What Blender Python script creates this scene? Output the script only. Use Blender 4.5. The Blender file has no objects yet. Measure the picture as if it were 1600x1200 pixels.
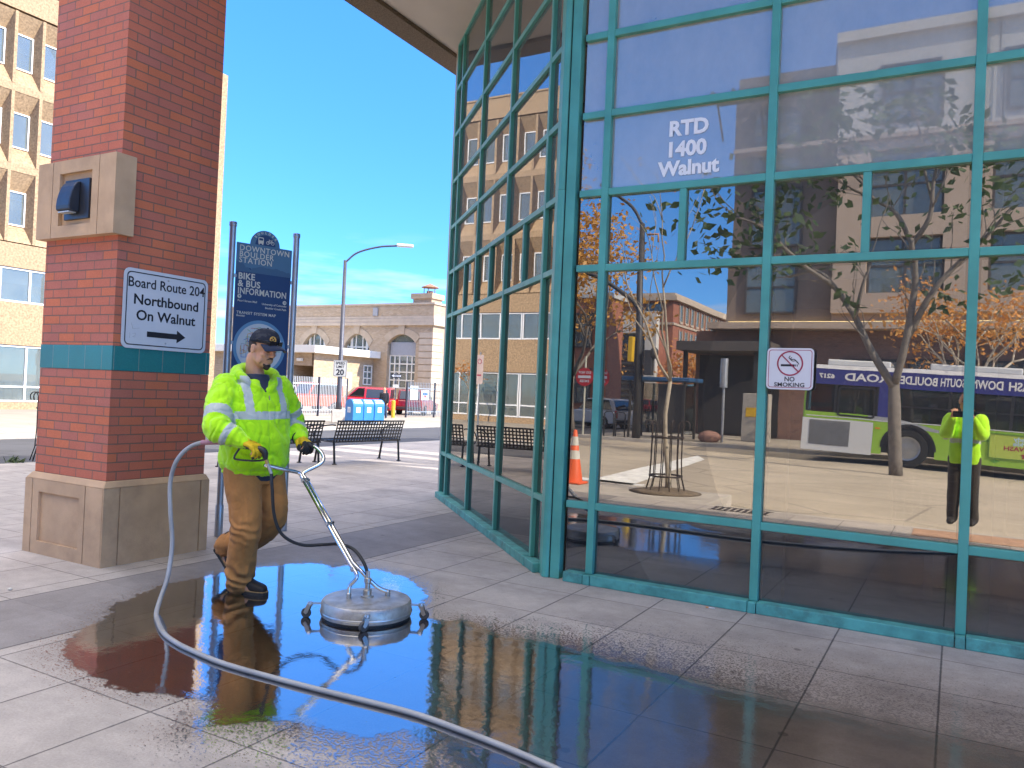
import bpy, bmesh, math, random
from mathutils import Vector, Matrix, Quaternion, noise as mnoise
random.seed(7)
sc = bpy.context.scene
col = sc.collection
R = math.radians
V = Vector

# ------------------------------------------------------------------ camera
CAM_H = 1.40
psi, pit, rol = 0.51173, 0.0118, 0.04364
fw = V((-math.sin(psi)*math.cos(pit), math.cos(psi)*math.cos(pit), math.sin(pit)))
rt = V((math.cos(psi), math.sin(psi), 0)); up = rt.cross(fw)
rt2 = rt*math.cos(rol) + up*math.sin(rol); up2 = -rt*math.sin(rol) + up*math.cos(rol)
cam = bpy.data.cameras.new('camera'); cam_o = bpy.data.objects.new('camera', cam); col.objects.link(cam_o)
cam.sensor_width = 36; cam.lens = 36*1239.19/1600; cam.clip_start = 0.03; cam.clip_end = 3000
mw = Matrix((rt2, up2, -fw)).transposed().to_4x4(); mw.translation = V((0, 0, CAM_H))
cam_o.matrix_world = mw
sc.camera = cam_o

# ------------------------------------------------------------------ sky, sun, exposure
SUN_EL = R(34)
_a = math.atan2(0.96, 0.27)                       # clockwise from +Y
sun_dir = V((math.sin(_a)*math.cos(SUN_EL), math.cos(_a)*math.cos(SUN_EL), math.sin(SUN_EL)))
world = bpy.data.worlds.new('World'); sc.world = world; world.use_nodes = True
nt = world.node_tree; nt.nodes.clear()
wo = nt.nodes.new('ShaderNodeOutputWorld'); bg = nt.nodes.new('ShaderNodeBackground')
sky = nt.nodes.new('ShaderNodeTexSky'); sky.sky_type = 'NISHITA'; sky.sun_disc = False
sky.sun_elevation = SUN_EL; sky.sun_rotation = _a; sky.altitude = 1600; sky.air_density = 0.8; sky.dust_density = 0.0; sky.ozone_density = 2.0
bg.inputs[1].default_value = 0.125
# thin clouds low over the horizon
tc = nt.nodes.new('ShaderNodeTexCoord'); sep = nt.nodes.new('ShaderNodeSeparateXYZ')
mp = nt.nodes.new('ShaderNodeMapping'); mp.inputs['Scale'].default_value = (2.2, 2.2, 16)
nz = nt.nodes.new('ShaderNodeTexNoise'); nz.inputs['Scale'].default_value = 2.1; nz.inputs['Detail'].default_value = 7; nz.inputs['Roughness'].default_value = .55
r1 = nt.nodes.new('ShaderNodeMapRange'); r1.inputs[1].default_value = .52; r1.inputs[2].default_value = .75
r2 = nt.nodes.new('ShaderNodeMapRange'); r2.inputs[1].default_value = .20; r2.inputs[2].default_value = .06
mu = nt.nodes.new('ShaderNodeMath'); mu.operation = 'MULTIPLY'; mu.use_clamp = True
mixc = nt.nodes.new('ShaderNodeMix'); mixc.data_type = 'RGBA'
hs = nt.nodes.new('ShaderNodeHueSaturation'); hs.inputs['Saturation'].default_value = 1.05
L = nt.links.new
L(tc.outputs['Generated'], sep.inputs[0]); L(tc.outputs['Generated'], mp.inputs[0]); L(mp.outputs[0], nz.inputs['Vector'])
L(nz.outputs[0], r1.inputs[0]); L(sep.outputs[2], r2.inputs[0]); L(r1.outputs[0], mu.inputs[0]); L(r2.outputs[0], mu.inputs[1])
L(mu.outputs[0], mixc.inputs[0]); L(sky.outputs[0], hs.inputs['Color']); 
rh = nt.nodes.new('ShaderNodeMapRange'); rh.inputs[1].default_value = .0; rh.inputs[2].default_value = .42; L(sep.outputs[2], rh.inputs[0])
tn = nt.nodes.new('ShaderNodeMix'); tn.data_type = 'RGBA'; tn.inputs[6].default_value = (.30, .54, .84, 1); tn.inputs[7].default_value = (.46, .98, 1.46, 1); L(rh.outputs[0], tn.inputs[0])
ml = nt.nodes.new('ShaderNodeMix'); ml.data_type = 'RGBA'; ml.blend_type = 'MULTIPLY'; ml.inputs[0].default_value = 1; L(hs.outputs[0], ml.inputs[6]); L(tn.outputs[2], ml.inputs[7]); L(ml.outputs[2], mixc.inputs[6]); mixc.inputs[7].default_value = (3.6, 3.8, 4.0, 1)

# unseen broken bright cloud, added high overhead to fill the shaded plaza
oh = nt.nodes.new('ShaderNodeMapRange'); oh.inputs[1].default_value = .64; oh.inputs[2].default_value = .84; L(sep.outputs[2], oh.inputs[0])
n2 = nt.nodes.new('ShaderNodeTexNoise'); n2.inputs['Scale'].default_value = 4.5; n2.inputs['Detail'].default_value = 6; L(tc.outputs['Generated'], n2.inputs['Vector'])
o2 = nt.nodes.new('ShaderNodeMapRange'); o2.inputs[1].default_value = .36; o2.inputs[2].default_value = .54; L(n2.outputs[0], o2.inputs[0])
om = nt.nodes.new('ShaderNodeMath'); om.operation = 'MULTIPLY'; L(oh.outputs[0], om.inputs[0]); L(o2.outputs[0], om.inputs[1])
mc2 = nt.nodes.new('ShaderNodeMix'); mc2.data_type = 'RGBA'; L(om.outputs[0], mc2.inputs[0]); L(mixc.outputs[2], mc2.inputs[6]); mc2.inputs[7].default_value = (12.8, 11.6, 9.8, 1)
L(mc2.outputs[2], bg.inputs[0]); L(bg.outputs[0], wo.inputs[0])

sl = bpy.data.lights.new('sun', 'SUN'); sl.energy = 2.9; sl.angle = R(0.5); sl.color = (1.0, 0.93, 0.82)
so = bpy.data.objects.new('sun', sl); col.objects.link(so)
so.rotation_euler = sun_dir.to_track_quat('Z', 'Y').to_euler(); so.location = (20, 10, 30)
sc.view_settings.view_transform = 'Standard'; sc.view_settings.look = 'None'; sc.view_settings.gamma = 1
sc.view_settings.use_curve_mapping = False
sc.view_settings.exposure = 1.75
sc.cycles.max_bounces = 10; sc.cycles.glossy_bounces = 6; sc.cycles.transparent_max_bounces = 24
sc.cycles.use_denoising = True; sc.cycles.caustics_reflective = False; sc.cycles.caustics_refractive = False

# ------------------------------------------------------------------ materials
MATS = {}
def srgb(r, g, b):
    f = lambda c: (c/255/12.92) if c/255 <= .04045 else ((c/255+.055)/1.055)**2.4
    return (f(r), f(g), f(b), 1)
def rgba(c): return tuple(c) if len(c) == 4 else tuple(c)+(1,)
class NT:
    def __init__(s, name):
        s.m = bpy.data.materials.new(name); s.m.use_nodes = True; s.t = s.m.node_tree; s.t.nodes.clear()
        s.out = s.n('OutputMaterial'); MATS[name] = s.m
    def n(s, typ, **kw):
        x = s.t.nodes.new('ShaderNode'+typ)
        for k, v in kw.items(): setattr(x, k, v)
        return x
    def l(s, a, b): s.t.links.new(a, b)
    def val(s, inp, v):
        if hasattr(v, 'links') or isinstance(v, bpy.types.NodeSocket): s.l(v, inp)
        else: inp.default_value = v
    def math(s, op, a, b=0.0, c=None, clamp=False):
        x = s.n('Math', operation=op); x.use_clamp = clamp; s.val(x.inputs[0], a); s.val(x.inputs[1], b)
        if c is not None: s.val(x.inputs[2], c)
        return x.outputs[0]
    def mix(s, f, a, b, mode='MIX'):
        x = s.n('Mix', data_type='RGBA', blend_type=mode); s.val(x.inputs[0], f)
        for i, v in ((6, a), (7, b)): s.val(x.inputs[i], v if isinstance(v, bpy.types.NodeSocket) else rgba(v))
        return x.outputs[2]
    def rng(s, v, a, b, c=0.0, d=1.0):
        x = s.n('MapRange'); s.val(x.inputs[0], v)
        for i, k in enumerate((a, b, c, d)): x.inputs[1+i].default_value = k
        return x.outputs[0]
    def noise(s, vec, scale, detail=4, rough=.55, out=0):
        x = s.n('TexNoise'); x.inputs['Scale'].default_value = scale; x.inputs['Detail'].default_value = detail; x.inputs['Roughness'].default_value = rough
        if vec is not None: s.l(vec, x.inputs['Vector'])
        return x.outputs[out]
    def obj(s): return s.n('TexCoord').outputs['Object']
    def pos(s): return s.n('NewGeometry').outputs['Position']
    def scale(s, vec, sx, sy, sz):
        x = s.n('Mapping'); x.inputs['Scale'].default_value = (sx, sy, sz); s.l(vec, x.inputs[0]); return x.outputs[0]
    def bump(s, h, strength=.3, dist=.01, nrm=None):
        x = s.n('Bump'); x.inputs['Strength'].default_value = strength; x.inputs['Distance'].default_value = dist; s.l(h, x.inputs['Height'])
        if nrm is not None: s.l(nrm, x.inputs['Normal'])
        return x.outputs[0]
    def pbr(s, col, rough=.5, metal=0.0, nrm=None, spec=.5, **kw):
        x = s.n('BsdfPrincipled')
        s.val(x.inputs['Base Color'], col if isinstance(col, bpy.types.NodeSocket) else rgba(col))
        s.val(x.inputs['Roughness'], rough); s.val(x.inputs['Metallic'], metal); x.inputs['Specular IOR Level'].default_value = spec
        if nrm is not None: s.l(nrm, x.inputs['Normal'])
        for k, v in kw.items(): s.val(x.inputs[k.replace('_', ' ')], v)
        return x.outputs[0]
    def done(s, sh, disp=None): s.l(sh, s.out.inputs[0]); return s.m

def mat(name, c, rough=.5, metal=0.0, var=.12, scale=6.0, bump=0.0, bscale=60.0, spec=.5, dirt=0.0, **kw):
    """a plain surface with tone variation, fine grain and patches of wear"""
    if name in MATS: return MATS[name]
    s = NT(name); o = s.obj(); c = rgba(c)
    n1 = s.noise(o, scale, 5); f = s.rng(n1, .3, .7)
    a = tuple(x*(1-var) for x in c[:3])+(1,); b = tuple(min(1, x*(1+var)) for x in c[:3])+(1,)
    cc = s.mix(f, a, b)
    if dirt:
        n2 = s.noise(o, scale*.4, 7, .7); cc = s.mix(s.math('MULTIPLY', s.rng(n2, .52, .72), dirt), cc, (.05, .042, .035, 1))
    nr = None
    if bump: nr = s.bump(s.noise(o, bscale, 4), bump, .004)
    ro = s.rng(s.noise(o, scale*1.7, 4), .3, .7, max(.02, rough-.08), min(1, rough+.08))
    return s.done(s.pbr(cc, ro, metal, nr, spec, **kw))

def emis(name, c, strength):
    s = NT(name); e = s.n('Emission'); e.inputs[0].default_value = rgba(c); e.inputs[1].default_value = strength
    return s.done(e.outputs[0])

# ------------------------------------------------------------------ mesh builder
class MB:
    def __init__(s): s.v = []; s.f = []; s.mi = []; s.cur = 0
    def add(s, vs, fs):
        o = len(s.v); s.v += [V(p) for p in vs]
        for f in fs: s.f.append(tuple(i+o for i in f)); s.mi.append(s.cur)
        return s
    def box(s, x0, x1, y0, y1, z0, z1):
        return s.add([(x0,y0,z0),(x1,y0,z0),(x1,y1,z0),(x0,y1,z0),(x0,y0,z1),(x1,y0,z1),(x1,y1,z1),(x0,y1,z1)],
                     [(0,3,2,1),(4,5,6,7),(0,1,5,4),(1,2,6,5),(2,3,7,6),(3,0,4,7)])
    def obox(s, c, ux, uy, hx, hy, hz):
        c = V(c); ux = V(ux).normalized(); uy = V(uy).normalized(); uz = ux.cross(uy)
        vs = [c+ux*hx*a+uy*hy*b+uz*hz*d for d in (-1, 1) for a, b in ((-1,-1),(1,-1),(1,1),(-1,1))]
        return s.add(vs, [(0,3,2,1),(4,5,6,7),(0,1,5,4),(1,2,6,5),(2,3,7,6),(3,0,4,7)])
    def bar(s, p, q, w, h, upv=(0,0,1)):
        p = V(p); q = V(q); d = (q-p); l = d.length; d.normalize(); u = V(upv)
        if abs(d.dot(u)) > .98: u = V((1,0,0))
        sd = d.cross(u).normalized()
        return s.obox((p+q)/2, d, sd, l/2, w/2, h/2)
    def tube(s, pts, r, n=10, caps=True, closed=False, up0=None):
        pts = [V(p) for p in pts]; k = len(pts); rs = r if isinstance(r, (list, tuple)) else [r]*k
        vs = []; prev = None
        for i, p in enumerate(pts):
            if closed: t = pts[(i+1) % k]-pts[i-1]
            else: t = pts[min(i+1, k-1)]-pts[max(i-1, 0)]
            t.normalize()
            if prev is None:
                a = V(up0) if up0 else (V((0,0,1)) if abs(t.z) < .9 else V((1,0,0)))
                nrm = (a-t*a.dot(t)).normalized()
            else: nrm = (prev-t*prev.dot(t)).normalized()
            prev = nrm; b = t.cross(nrm); rr = rs[i]
            ra, rb = rr if isinstance(rr, (tuple, list)) else (rr, rr)
            for j in range(n):
                an = 2*math.pi*j/n; vs.append(p+nrm*math.cos(an)*ra+b*math.sin(an)*rb)
        fs = []
        for i in range(k if closed else k-1):
            i2 = (i+1) % k
            for j in range(n): fs.append((i*n+j, i*n+(j+1) % n, i2*n+(j+1) % n, i2*n+j))
        if caps and not closed: fs.append(tuple(reversed(range(n)))); fs.append(tuple(range((k-1)*n, k*n)))
        return s.add(vs, fs)
    def lathe(s, prof, c=(0,0,0), axis=(0,0,1), n=24, cap=True):
        c = V(c); ax = V(axis).normalized(); q = V((0,0,1)).rotation_difference(ax); vs = []
        for r, z in prof:
            for j in range(n):
                a = 2*math.pi*j/n; vs.append(c+q @ V((r*math.cos(a), r*math.sin(a), z)))
        k = len(prof); fs = [(i*n+j, i*n+(j+1) % n, (i+1)*n+(j+1) % n, (i+1)*n+j) for i in range(k-1) for j in range(n)]
        if cap: fs.append(tuple(reversed(range(n)))); fs.append(tuple(range((k-1)*n, k*n)))
        return s.add(vs, fs)
    def prism(s, poly, org, ux, uy, depth, off=0.0):
        """extrude 2-D polygon along ux x uy by depth"""
        org = V(org); ux = V(ux).normalized(); uy = V(uy).normalized(); uz = ux.cross(uy); n = len(poly)
        vs = [org+ux*a+uy*b+uz*off for a, b in poly]+[org+ux*a+uy*b+uz*(off+depth) for a, b in poly]
        fs = [tuple(reversed(range(n))), tuple(range(n, 2*n))]+[(i, (i+1) % n, n+(i+1) % n, n+i) for i in range(n)]
        return s.add(vs, fs)
    def ell(s, c, rx, ry, rz, n=16, m=10, rot=None):
        c = V(c); vs = []; fs = []
        for i in range(m+1):
            th = math.pi*i/m
            for j in range(n):
                ph = 2*math.pi*j/n; p = V((rx*math.sin(th)*math.cos(ph), ry*math.sin(th)*math.sin(ph), rz*math.cos(th)))
                if rot: p = rot @ p
                vs.append(c+p)
        for i in range(m):
            for j in range(n): fs.append((i*n+j, (i+1)*n+j, (i+1)*n+(j+1) % n, i*n+(j+1) % n))
        return s.add(vs, fs)
    def build(s, name, m, parent=None, smooth=False, bevel=0.0, seg=2, auto=None):
        me = bpy.data.meshes.new(name)
        inv = None
        if parent is not None:
            r = parent
            while r.parent is not None: r = r.parent
            inv = root_matrix(r).inverted()
        vs = [(inv @ p) if inv is not None else p for p in s.v]
        me.from_pydata([tuple(p) for p in vs], [], s.f)
        ms = m if isinstance(m, (list, tuple)) else [m]
        for x in ms: me.materials.append(x)
        if len(ms) > 1: me.polygons.foreach_set('material_index', s.mi)
        bm = bmesh.new(); bm.from_mesh(me); bmesh.ops.remove_doubles(bm, verts=bm.verts, dist=1e-5)
        bmesh.ops.recalc_face_normals(bm, faces=bm.faces)
        bm.to_mesh(me); bm.free()
        if smooth or auto:
            me.polygons.foreach_set('use_smooth', [True]*len(me.polygons))
            if auto:
                try: me.set_sharp_from_angle(angle=R(auto))
                except Exception: pass
        o = bpy.data.objects.new(name, me); col.objects.link(o)
        if parent is not None: o.parent = parent
        if bevel:
            b = o.modifiers.new('bevel', 'BEVEL'); b.width = bevel; b.segments = seg; b.limit_method = 'ANGLE'; b.angle_limit = R(35)
        return o
def root_matrix(r): return Matrix.Translation(r.location) @ r.rotation_euler.to_matrix().to_4x4()
def tag(o, label=None, cat=None, group=None, kind=None):
    if label: o['label'] = label
    if cat: o['category'] = cat
    if group: o['group'] = group
    if kind: o['kind'] = kind
    return o
def thing(name, label, cat, loc=(0,0,0), rz=0.0, group=None):
    o = bpy.data.objects.new(name, None); col.objects.link(o); o.empty_display_size = .2
    o.location = loc; o.rotation_euler = (0, 0, rz); return tag(o, label, cat, group)
def children(o): return [c for c in col.objects if c.parent == o]
def copy_tree(o, parent=None):
    kids = children(o); c = o.copy(); col.objects.link(c); c.parent = parent
    for k in kids: copy_tree(k, c)
    return c
tmp_sc = bpy.data.scenes.new('lettering')
def text_mb(txt, size, org, ux, uy, depth=.002, off=0.0, align='CENTER', bold=0.0, sx=1.0, spacing=1.0, mb=None, line=1.0):
    """letters as a mesh lying in the plane (ux, uy) at org"""
    cu = bpy.data.curves.new('letters', 'FONT'); cu.body = txt; cu.size = size; cu.align_x = align; cu.align_y = 'CENTER'
    cu.extrude = depth/2; cu.offset = bold; cu.space_character = spacing; cu.resolution_u = 3; cu.space_line = line
    t = bpy.data.objects.new('letters', cu); tmp_sc.collection.objects.link(t)
    vl = tmp_sc.view_layers[0]; vl.update()
    me = bpy.data.meshes.new_from_object(t.evaluated_get(vl.depsgraph))
    bpy.data.objects.remove(t); bpy.data.curves.remove(cu)
    ux = V(ux).normalized(); uy = V(uy).normalized(); uz = ux.cross(uy); org = V(org)
    mb = mb or MB()
    mb.add([org+ux*v.co.x*sx+uy*v.co.y+uz*(v.co.z+off) for v in me.vertices], [tuple(p.vertices) for p in me.polygons])
    bpy.data.meshes.remove(me); return mb
def rrect(w, h, r, n=5):
    pts = []
    for cx, cy, a0 in ((w/2-r, h/2-r, 0), (-w/2+r, h/2-r, 90), (-w/2+r, -h/2+r, 180), (w/2-r, -h/2+r, 270)):
        for i in range(n+1): a = R(a0+90*i/n); pts.append((cx+r*math.cos(a), cy+r*math.sin(a)))
    return pts
def ring_mb(outer, inner, org, ux, uy, depth, off=0.0, mb=None):
    """flat ring between two outlines with the same number of points"""
    mb = mb or MB(); org = V(org); ux = V(ux).normalized(); uy = V(uy).normalized(); uz = ux.cross(uy); n = len(outer); vs = []
    for o_ in (off, off+depth):
        for L_ in (outer, inner): vs += [org+ux*a+uy*b+uz*o_ for a, b in L_]
    fs = []
    for i in range(n):
        j = (i+1) % n
        fs += [(i, n+i, n+j, j), (2*n+i, 2*n+j, 3*n+j, 3*n+i), (i, j, 2*n+j, 2*n+i), (n+i, 3*n+i, 3*n+j, n+j)]
    return mb.add(vs, fs)
def circle(r, n=32, cx=0, cy=0): return [(cx+r*math.cos(2*math.pi*i/n), cy+r*math.sin(2*math.pi*i/n)) for i in range(n)]
def arc(cx, cy, r, a0, a1, n=10): return [(cx+r*math.cos(R(a0+(a1-a0)*i/n)), cy+r*math.sin(R(a0+(a1-a0)*i/n))) for i in range(n+1)]
def smooth_path(pts, n=8):
    """Catmull-Rom through pts"""
    P = [V(p) for p in pts]; P = [P[0]*2-P[1]]+P+[P[-1]*2-P[-2]]; out = []
    for i in range(1, len(P)-2):
        for k in range(n):
            t = k/n; a, b, c, d = P[i-1:i+3]
            out.append(.5*((2*b)+(c-a)*t+(2*a-5*b+4*c-d)*t*t+(3*b-a-3*c+d)*t**3))
    out.append(P[-2]); return out
X3, Y3, Z3 = V((1,0,0)), V((0,1,0)), V((0,0,1))
# ------------------------------------------------------------------ surface materials
def paving_mat():
    s = NT('plaza_paving'); p = s.pos(); sp = s.n('SeparateXYZ'); s.l(p, sp.inputs[0]); x, y = sp.outputs[0], sp.outputs[1]
    u = s.math('DIVIDE', s.math('ADD', x, 115.03), .575); v = s.math('DIVIDE', s.math('ADD', y, 115.8), .59)
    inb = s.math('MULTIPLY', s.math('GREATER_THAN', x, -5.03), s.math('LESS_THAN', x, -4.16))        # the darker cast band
    def edge(t, size):
        fr = s.math('ABSOLUTE', s.math('SUBTRACT', s.math('FRACT', s.math('ADD', t, .5)), .5)); return s.math('MULTIPLY', fr, size)
    eu, ev = edge(u, .575), edge(v, .59)
    wob = s.math('MULTIPLY', s.math('SUBTRACT', s.noise(p, 26, 3), .5), .006)
    ju = s.rng(s.math('ADD', eu, wob), .0025, .0065, 1, 0); jv = s.rng(s.math('ADD', ev, wob), .0018, .0055, .9, 0)
    # the band keeps only its two long edges and a joint every third tile
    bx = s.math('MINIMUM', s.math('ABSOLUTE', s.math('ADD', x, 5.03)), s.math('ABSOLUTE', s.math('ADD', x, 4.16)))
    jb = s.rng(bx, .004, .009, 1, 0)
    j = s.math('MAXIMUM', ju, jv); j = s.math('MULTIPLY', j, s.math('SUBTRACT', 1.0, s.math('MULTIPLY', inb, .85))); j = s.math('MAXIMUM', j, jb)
    cmb = s.n('CombineXYZ'); s.l(s.math('FLOOR', s.math('ADD', u, 0)), cmb.inputs[0]); s.l(s.math('FLOOR', v), cmb.inputs[1])
    wn = s.n('TexWhiteNoise', noise_dimensions='2D'); s.l(cmb.outputs[0], wn.inputs['Vector'])
    tile = s.rng(wn.outputs[0], 0, 1, .90, 1.07)
    big = s.rng(s.noise(p, 1.3, 7, .7), .3, .75, .72, 1.14); fine = s.rng(s.noise(p, 95, 3, .7), .3, .7, .86, 1.12); mid = s.rng(s.noise(p, 9, 5, .7), .35, .7, .92, 1.08)
    k = s.math('MULTIPLY', s.math('MULTIPLY', tile, big), s.math('MULTIPLY', fine, mid))
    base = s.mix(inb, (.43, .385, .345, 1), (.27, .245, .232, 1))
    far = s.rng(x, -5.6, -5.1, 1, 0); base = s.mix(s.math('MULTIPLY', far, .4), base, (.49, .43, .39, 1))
    sc_ = s.n('Mix', data_type='RGBA', blend_type='MULTIPLY'); sc_.inputs[0].default_value = 1; s.l(base, sc_.inputs[6])
    cmb2 = s.n('CombineColor'); [s.l(k, cmb2.inputs[i]) for i in range(3)]; s.l(cmb2.outputs[0], sc_.inputs[7])
    c = s.mix(s.math('MULTIPLY', j, .8), sc_.outputs[2], (.045, .042, .043, 1))
    vo = s.n('TexVoronoi', feature='F1'); vo.inputs['Scale'].default_value = 2.6; s.l(p, vo.inputs['Vector'])     # old gum spots
    vd = s.math('ADD', vo.outputs['Distance'], s.math('MULTIPLY', s.noise(p, 30, 2), .05))
    spot = s.math('MULTIPLY', s.rng(vd, .075, .095, 1, 0), s.math('GREATER_THAN', s.noise(p, 1.7, 2), .44)); c = s.mix(s.math('MULTIPLY', spot, .55), c, (.07, .066, .068, 1))
    vo2 = s.n('TexVoronoi', feature='F1'); vo2.inputs['Scale'].default_value = 9; s.l(p, vo2.inputs['Vector'])
    sp2 = s.math('MULTIPLY', s.rng(vo2.outputs['Distance'], .035, .05, 1, 0), s.math('GREATER_THAN', s.noise(p, 3.1, 1), .57)); c = s.mix(s.math('MULTIPLY', sp2, .6), c, (.62, .6, .56, 1))
    dirt = s.rng(s.noise(s.scale(p, 1, 2.2, 1), .8, 7, .7), .50, .72, 0, .45); c = s.mix(dirt, c, (.12, .11, .11, 1))
    h = s.math('SUBTRACT', s.math('MULTIPLY', s.noise(p, 140, 3), .15), s.math('MULTIPLY', j, 1.0))
    return s.done(s.pbr(c, .72, 0, s.bump(h, .5, .006), .4))
def road_mat(name, c, crack=.5):
    s = NT(name); p = s.pos()
    f = s.rng(s.noise(p, .35, 6, .6), .3, .7, .82, 1.14); g_ = s.rng(s.noise(p, 60, 3, .7), .3, .7, .8, 1.18); k = s.math('MULTIPLY', f, g_)
    cc = s.n('CombineColor'); [s.l(k, cc.inputs[i]) for i in range(3)]
    c1 = s.mix(1.0, c, cc.outputs[0], 'MULTIPLY')
    tr = s.rng(s.noise(s.scale(p, .08, 2.2, 1), 1, 5), .45, .7, 0, .3); c1 = s.mix(tr, c1, tuple(v*.55 for v in c[:3]))
    vo = s.n('TexVoronoi', feature='DISTANCE_TO_EDGE'); vo.inputs['Scale'].default_value = .33; s.l(p, vo.inputs['Vector'])
    c1 = s.mix(s.rng(vo.outputs[0], .004, .012, crack, 0), c1, (.03, .03, .03, 1))
    return s.done(s.pbr(c1, .85, 0, s.bump(s.noise(p, 120, 2), .4, .004), .3))
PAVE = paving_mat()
ASPH = road_mat('asphalt', (.085, .085, .092)); CONC = road_mat('concrete_road', (.42, .36, .28), .35)
WALK = road_mat('far_sidewalk', (.36, .32, .265), .25); KERB = mat('kerb_concrete', (.42, .38, .33), .8, var=.2, scale=3, bump=.3)
EARTH = road_mat('ground_earth', (.27, .24, .19), .1); PAINTW = mat('road_paint_white', (.74, .73, .69), .7, var=.2, scale=5, dirt=.3)
REDKERB = mat('red_painted_kerb', (.55, .16, .07), .7, var=.2, scale=2); TACT = mat('tactile_brick', (.42, .25, .16), .8, var=.2, scale=8, bump=.3)

def sheet(name, pts, m, kind='structure'):
    o = MB().add(pts, [tuple(range(len(pts)))]).build(name, m); o['kind'] = kind; return o
def slab(name, x0, x1, y0, y1, z0, z1, m):
    o = MB().box(x0, x1, y0, y1, z0, z1).build(name, m, bevel=.012); o['kind'] = 'structure'; return o
sheet('ground', [(-900,-900,-1.3),(900,-900,-1.3),(900,900,-1.3),(-900,900,-1.3)], EARTH)
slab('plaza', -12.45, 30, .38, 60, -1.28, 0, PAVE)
slab('plaza_kerb', -12.6, 30, .23, .378, -1.28, -.004, KERB)
slab('street_kerb', -12.6, -12.452, .38, 60, -1.28, -.004, KERB)
sheet('street', [(-22.2,-150,-.42),(-12.6,-150,-.15),(-12.6,150,-.15),(-22.2,150,-.42)], ASPH)
av = MB()
for (xa, za), (xb, zb_) in zip(((-12.6,-.17),(-1.2,-.18),(10,-.61),(22,-.75)), ((-1.2,-.18),(10,-.61),(22,-.75),(80,-.75))): av.add([(xa,-16.6,za),(xb,-16.6,zb_),(xb,.23,zb_),(xa,.23,za)], [(0,1,2,3)])
av.build('avenue', CONC)['kind'] = 'structure'
slab('sidewalk_corner', -12.45, -2.95, -1.25, .229, -1.28, -.006, KERB)
sheet('avenue_beyond', [(-160,-16.6,-.286),(-22.4,-16.6,-.286),(-22.4,-3,-.286),(-160,-3,-.286)], ASPH)
slab('far_sidewalk', -160, -22.35, -2.9, 150, -1.28, -.30, WALK)
slab('far_kerb', -22.348, -22.2, -2.9, 150, -1.28, -.285, KERB)
slab('red_kerb_strip', -22.5, -22.36, 9.5, 25.6, -.30, -.292, REDKERB)
slab('opposite_sidewalk', -12.6, 80, -24, -16.75, -1.28, -.05, WALK)
slab('opposite_kerb', -12.6, 80, -16.748, -16.6, -1.28, -.045, KERB)
slab('opposite_sidewalk_west', -160, -22.35, -40, -16.75, -1.28, -.2, WALK)
# crosswalk bars and a stop line on the avenue, a tactile strip along the plaza kerb
def paint(pts, z=-.168):
    o = sheet('crosswalk_marking', [(a, b, z) for a, b in pts], PAINTW); return o
paint([(-6.5,-11.8),(-5.9,-10.4),(-5.05,-2.3),(-6.0,-2.3)]); paint([(-8.0,-3.3),(-4.9,-2.9),(-4.9,-2.2),(-8.0,-2.5)]); paint([(-8.6,-2.15),(-4.4,-1.95),(-4.4,-1.4),(-8.6,-1.5)])
paint([(-11.6,-12),(-11.1,-12),(-11.1,-2),(-11.6,-2)])
slab('tactile_strip', -.4, 4.0, .45, 1.05, 0.001, .006, TACT)
# far-off hill seen in the glass
def hill():
    mb = MB(); n, m = 60, 10; vs = []; fs = []
    for i in range(n+1):
        for j in range(m+1):
            a = R(150+110*i/n); r = 420+30*j; h = (38+26*mnoise.noise(V((i*.13, 0, 3)))+9*mnoise.noise(V((i*.6, 1, 3))))*min(1, j/6)
            vs.append((r*math.cos(a), r*math.sin(a), -.6+h+3*mnoise.noise(V((i*.9, j*.9, 0)))))
    for i in range(n):
        for j in range(m): fs.append((i*(m+1)+j, (i+1)*(m+1)+j, (i+1)*(m+1)+j+1, i*(m+1)+j+1))
    mb.add(vs, fs); s = NT('pine_hillside'); p = s.pos()
    c = s.mix(s.rng(s.noise(p, .06, 8, .75), .42, .62), (.030, .045, .022, 1), (.14, .125, .07, 1)); s.done(s.pbr(c, .9))
    o = mb.build('hill', MATS['pine_hillside'], smooth=True); o['kind'] = 'structure'
hill()

# ------------------------------------------------------------------ glass
def glass_mat(name, n, tint, haze, hcol=(.62, .68, .74), rough=0.0, wave=0.0, gcol=(.95, .97, .97)):
    s = NT(name); fr = s.n('Fresnel'); fr.inputs['IOR'].default_value = n
    t = s.n('BsdfTransparent'); t.inputs[0].default_value = rgba(tint); g_ = s.n('BsdfGlossy'); g_.inputs['Roughness'].default_value = rough
    g_.inputs['Color'].default_value = rgba(gcol)
    if wave:
        nb = s.bump(s.noise(s.obj(), 1.3, 2), wave, .02); s.l(nb, g_.inputs['Normal'])
    m1 = s.n('MixShader'); s.l(fr.outputs[0], m1.inputs[0]); s.l(t.outputs[0], m1.inputs[1]); s.l(g_.outputs[0], m1.inputs[2]); o = m1.outputs[0]
    if haze:
        d = s.n('BsdfDiffuse'); d.inputs[0].default_value = rgba(hcol); m2 = s.n('MixShader')
        st = s.rng(s.noise(s.scale(s.obj(), 1.6, 1.6, .9), 1.1, 6, .65), .3, .75, haze*.8, haze*1.25); s.l(st, m2.inputs[0]); s.l(o, m2.inputs[1]); s.l(d.outputs[0], m2.inputs[2]); o = m2.outputs[0]
    return s.done(o)
GL_LOW = glass_mat('tinted_glass', 3.7, (.62, .62, .60), .04, (.60, .54, .47), wave=.018, gcol=(1, .94, .85))
GL_UP = glass_mat('upper_glass_painted_haze', 3.3, (.75, .78, .80), .34, (.72, .71, .66), wave=.009, gcol=(1, .97, .91))  # diffuse haze colour stands in for the bright room behind these panes
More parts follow.
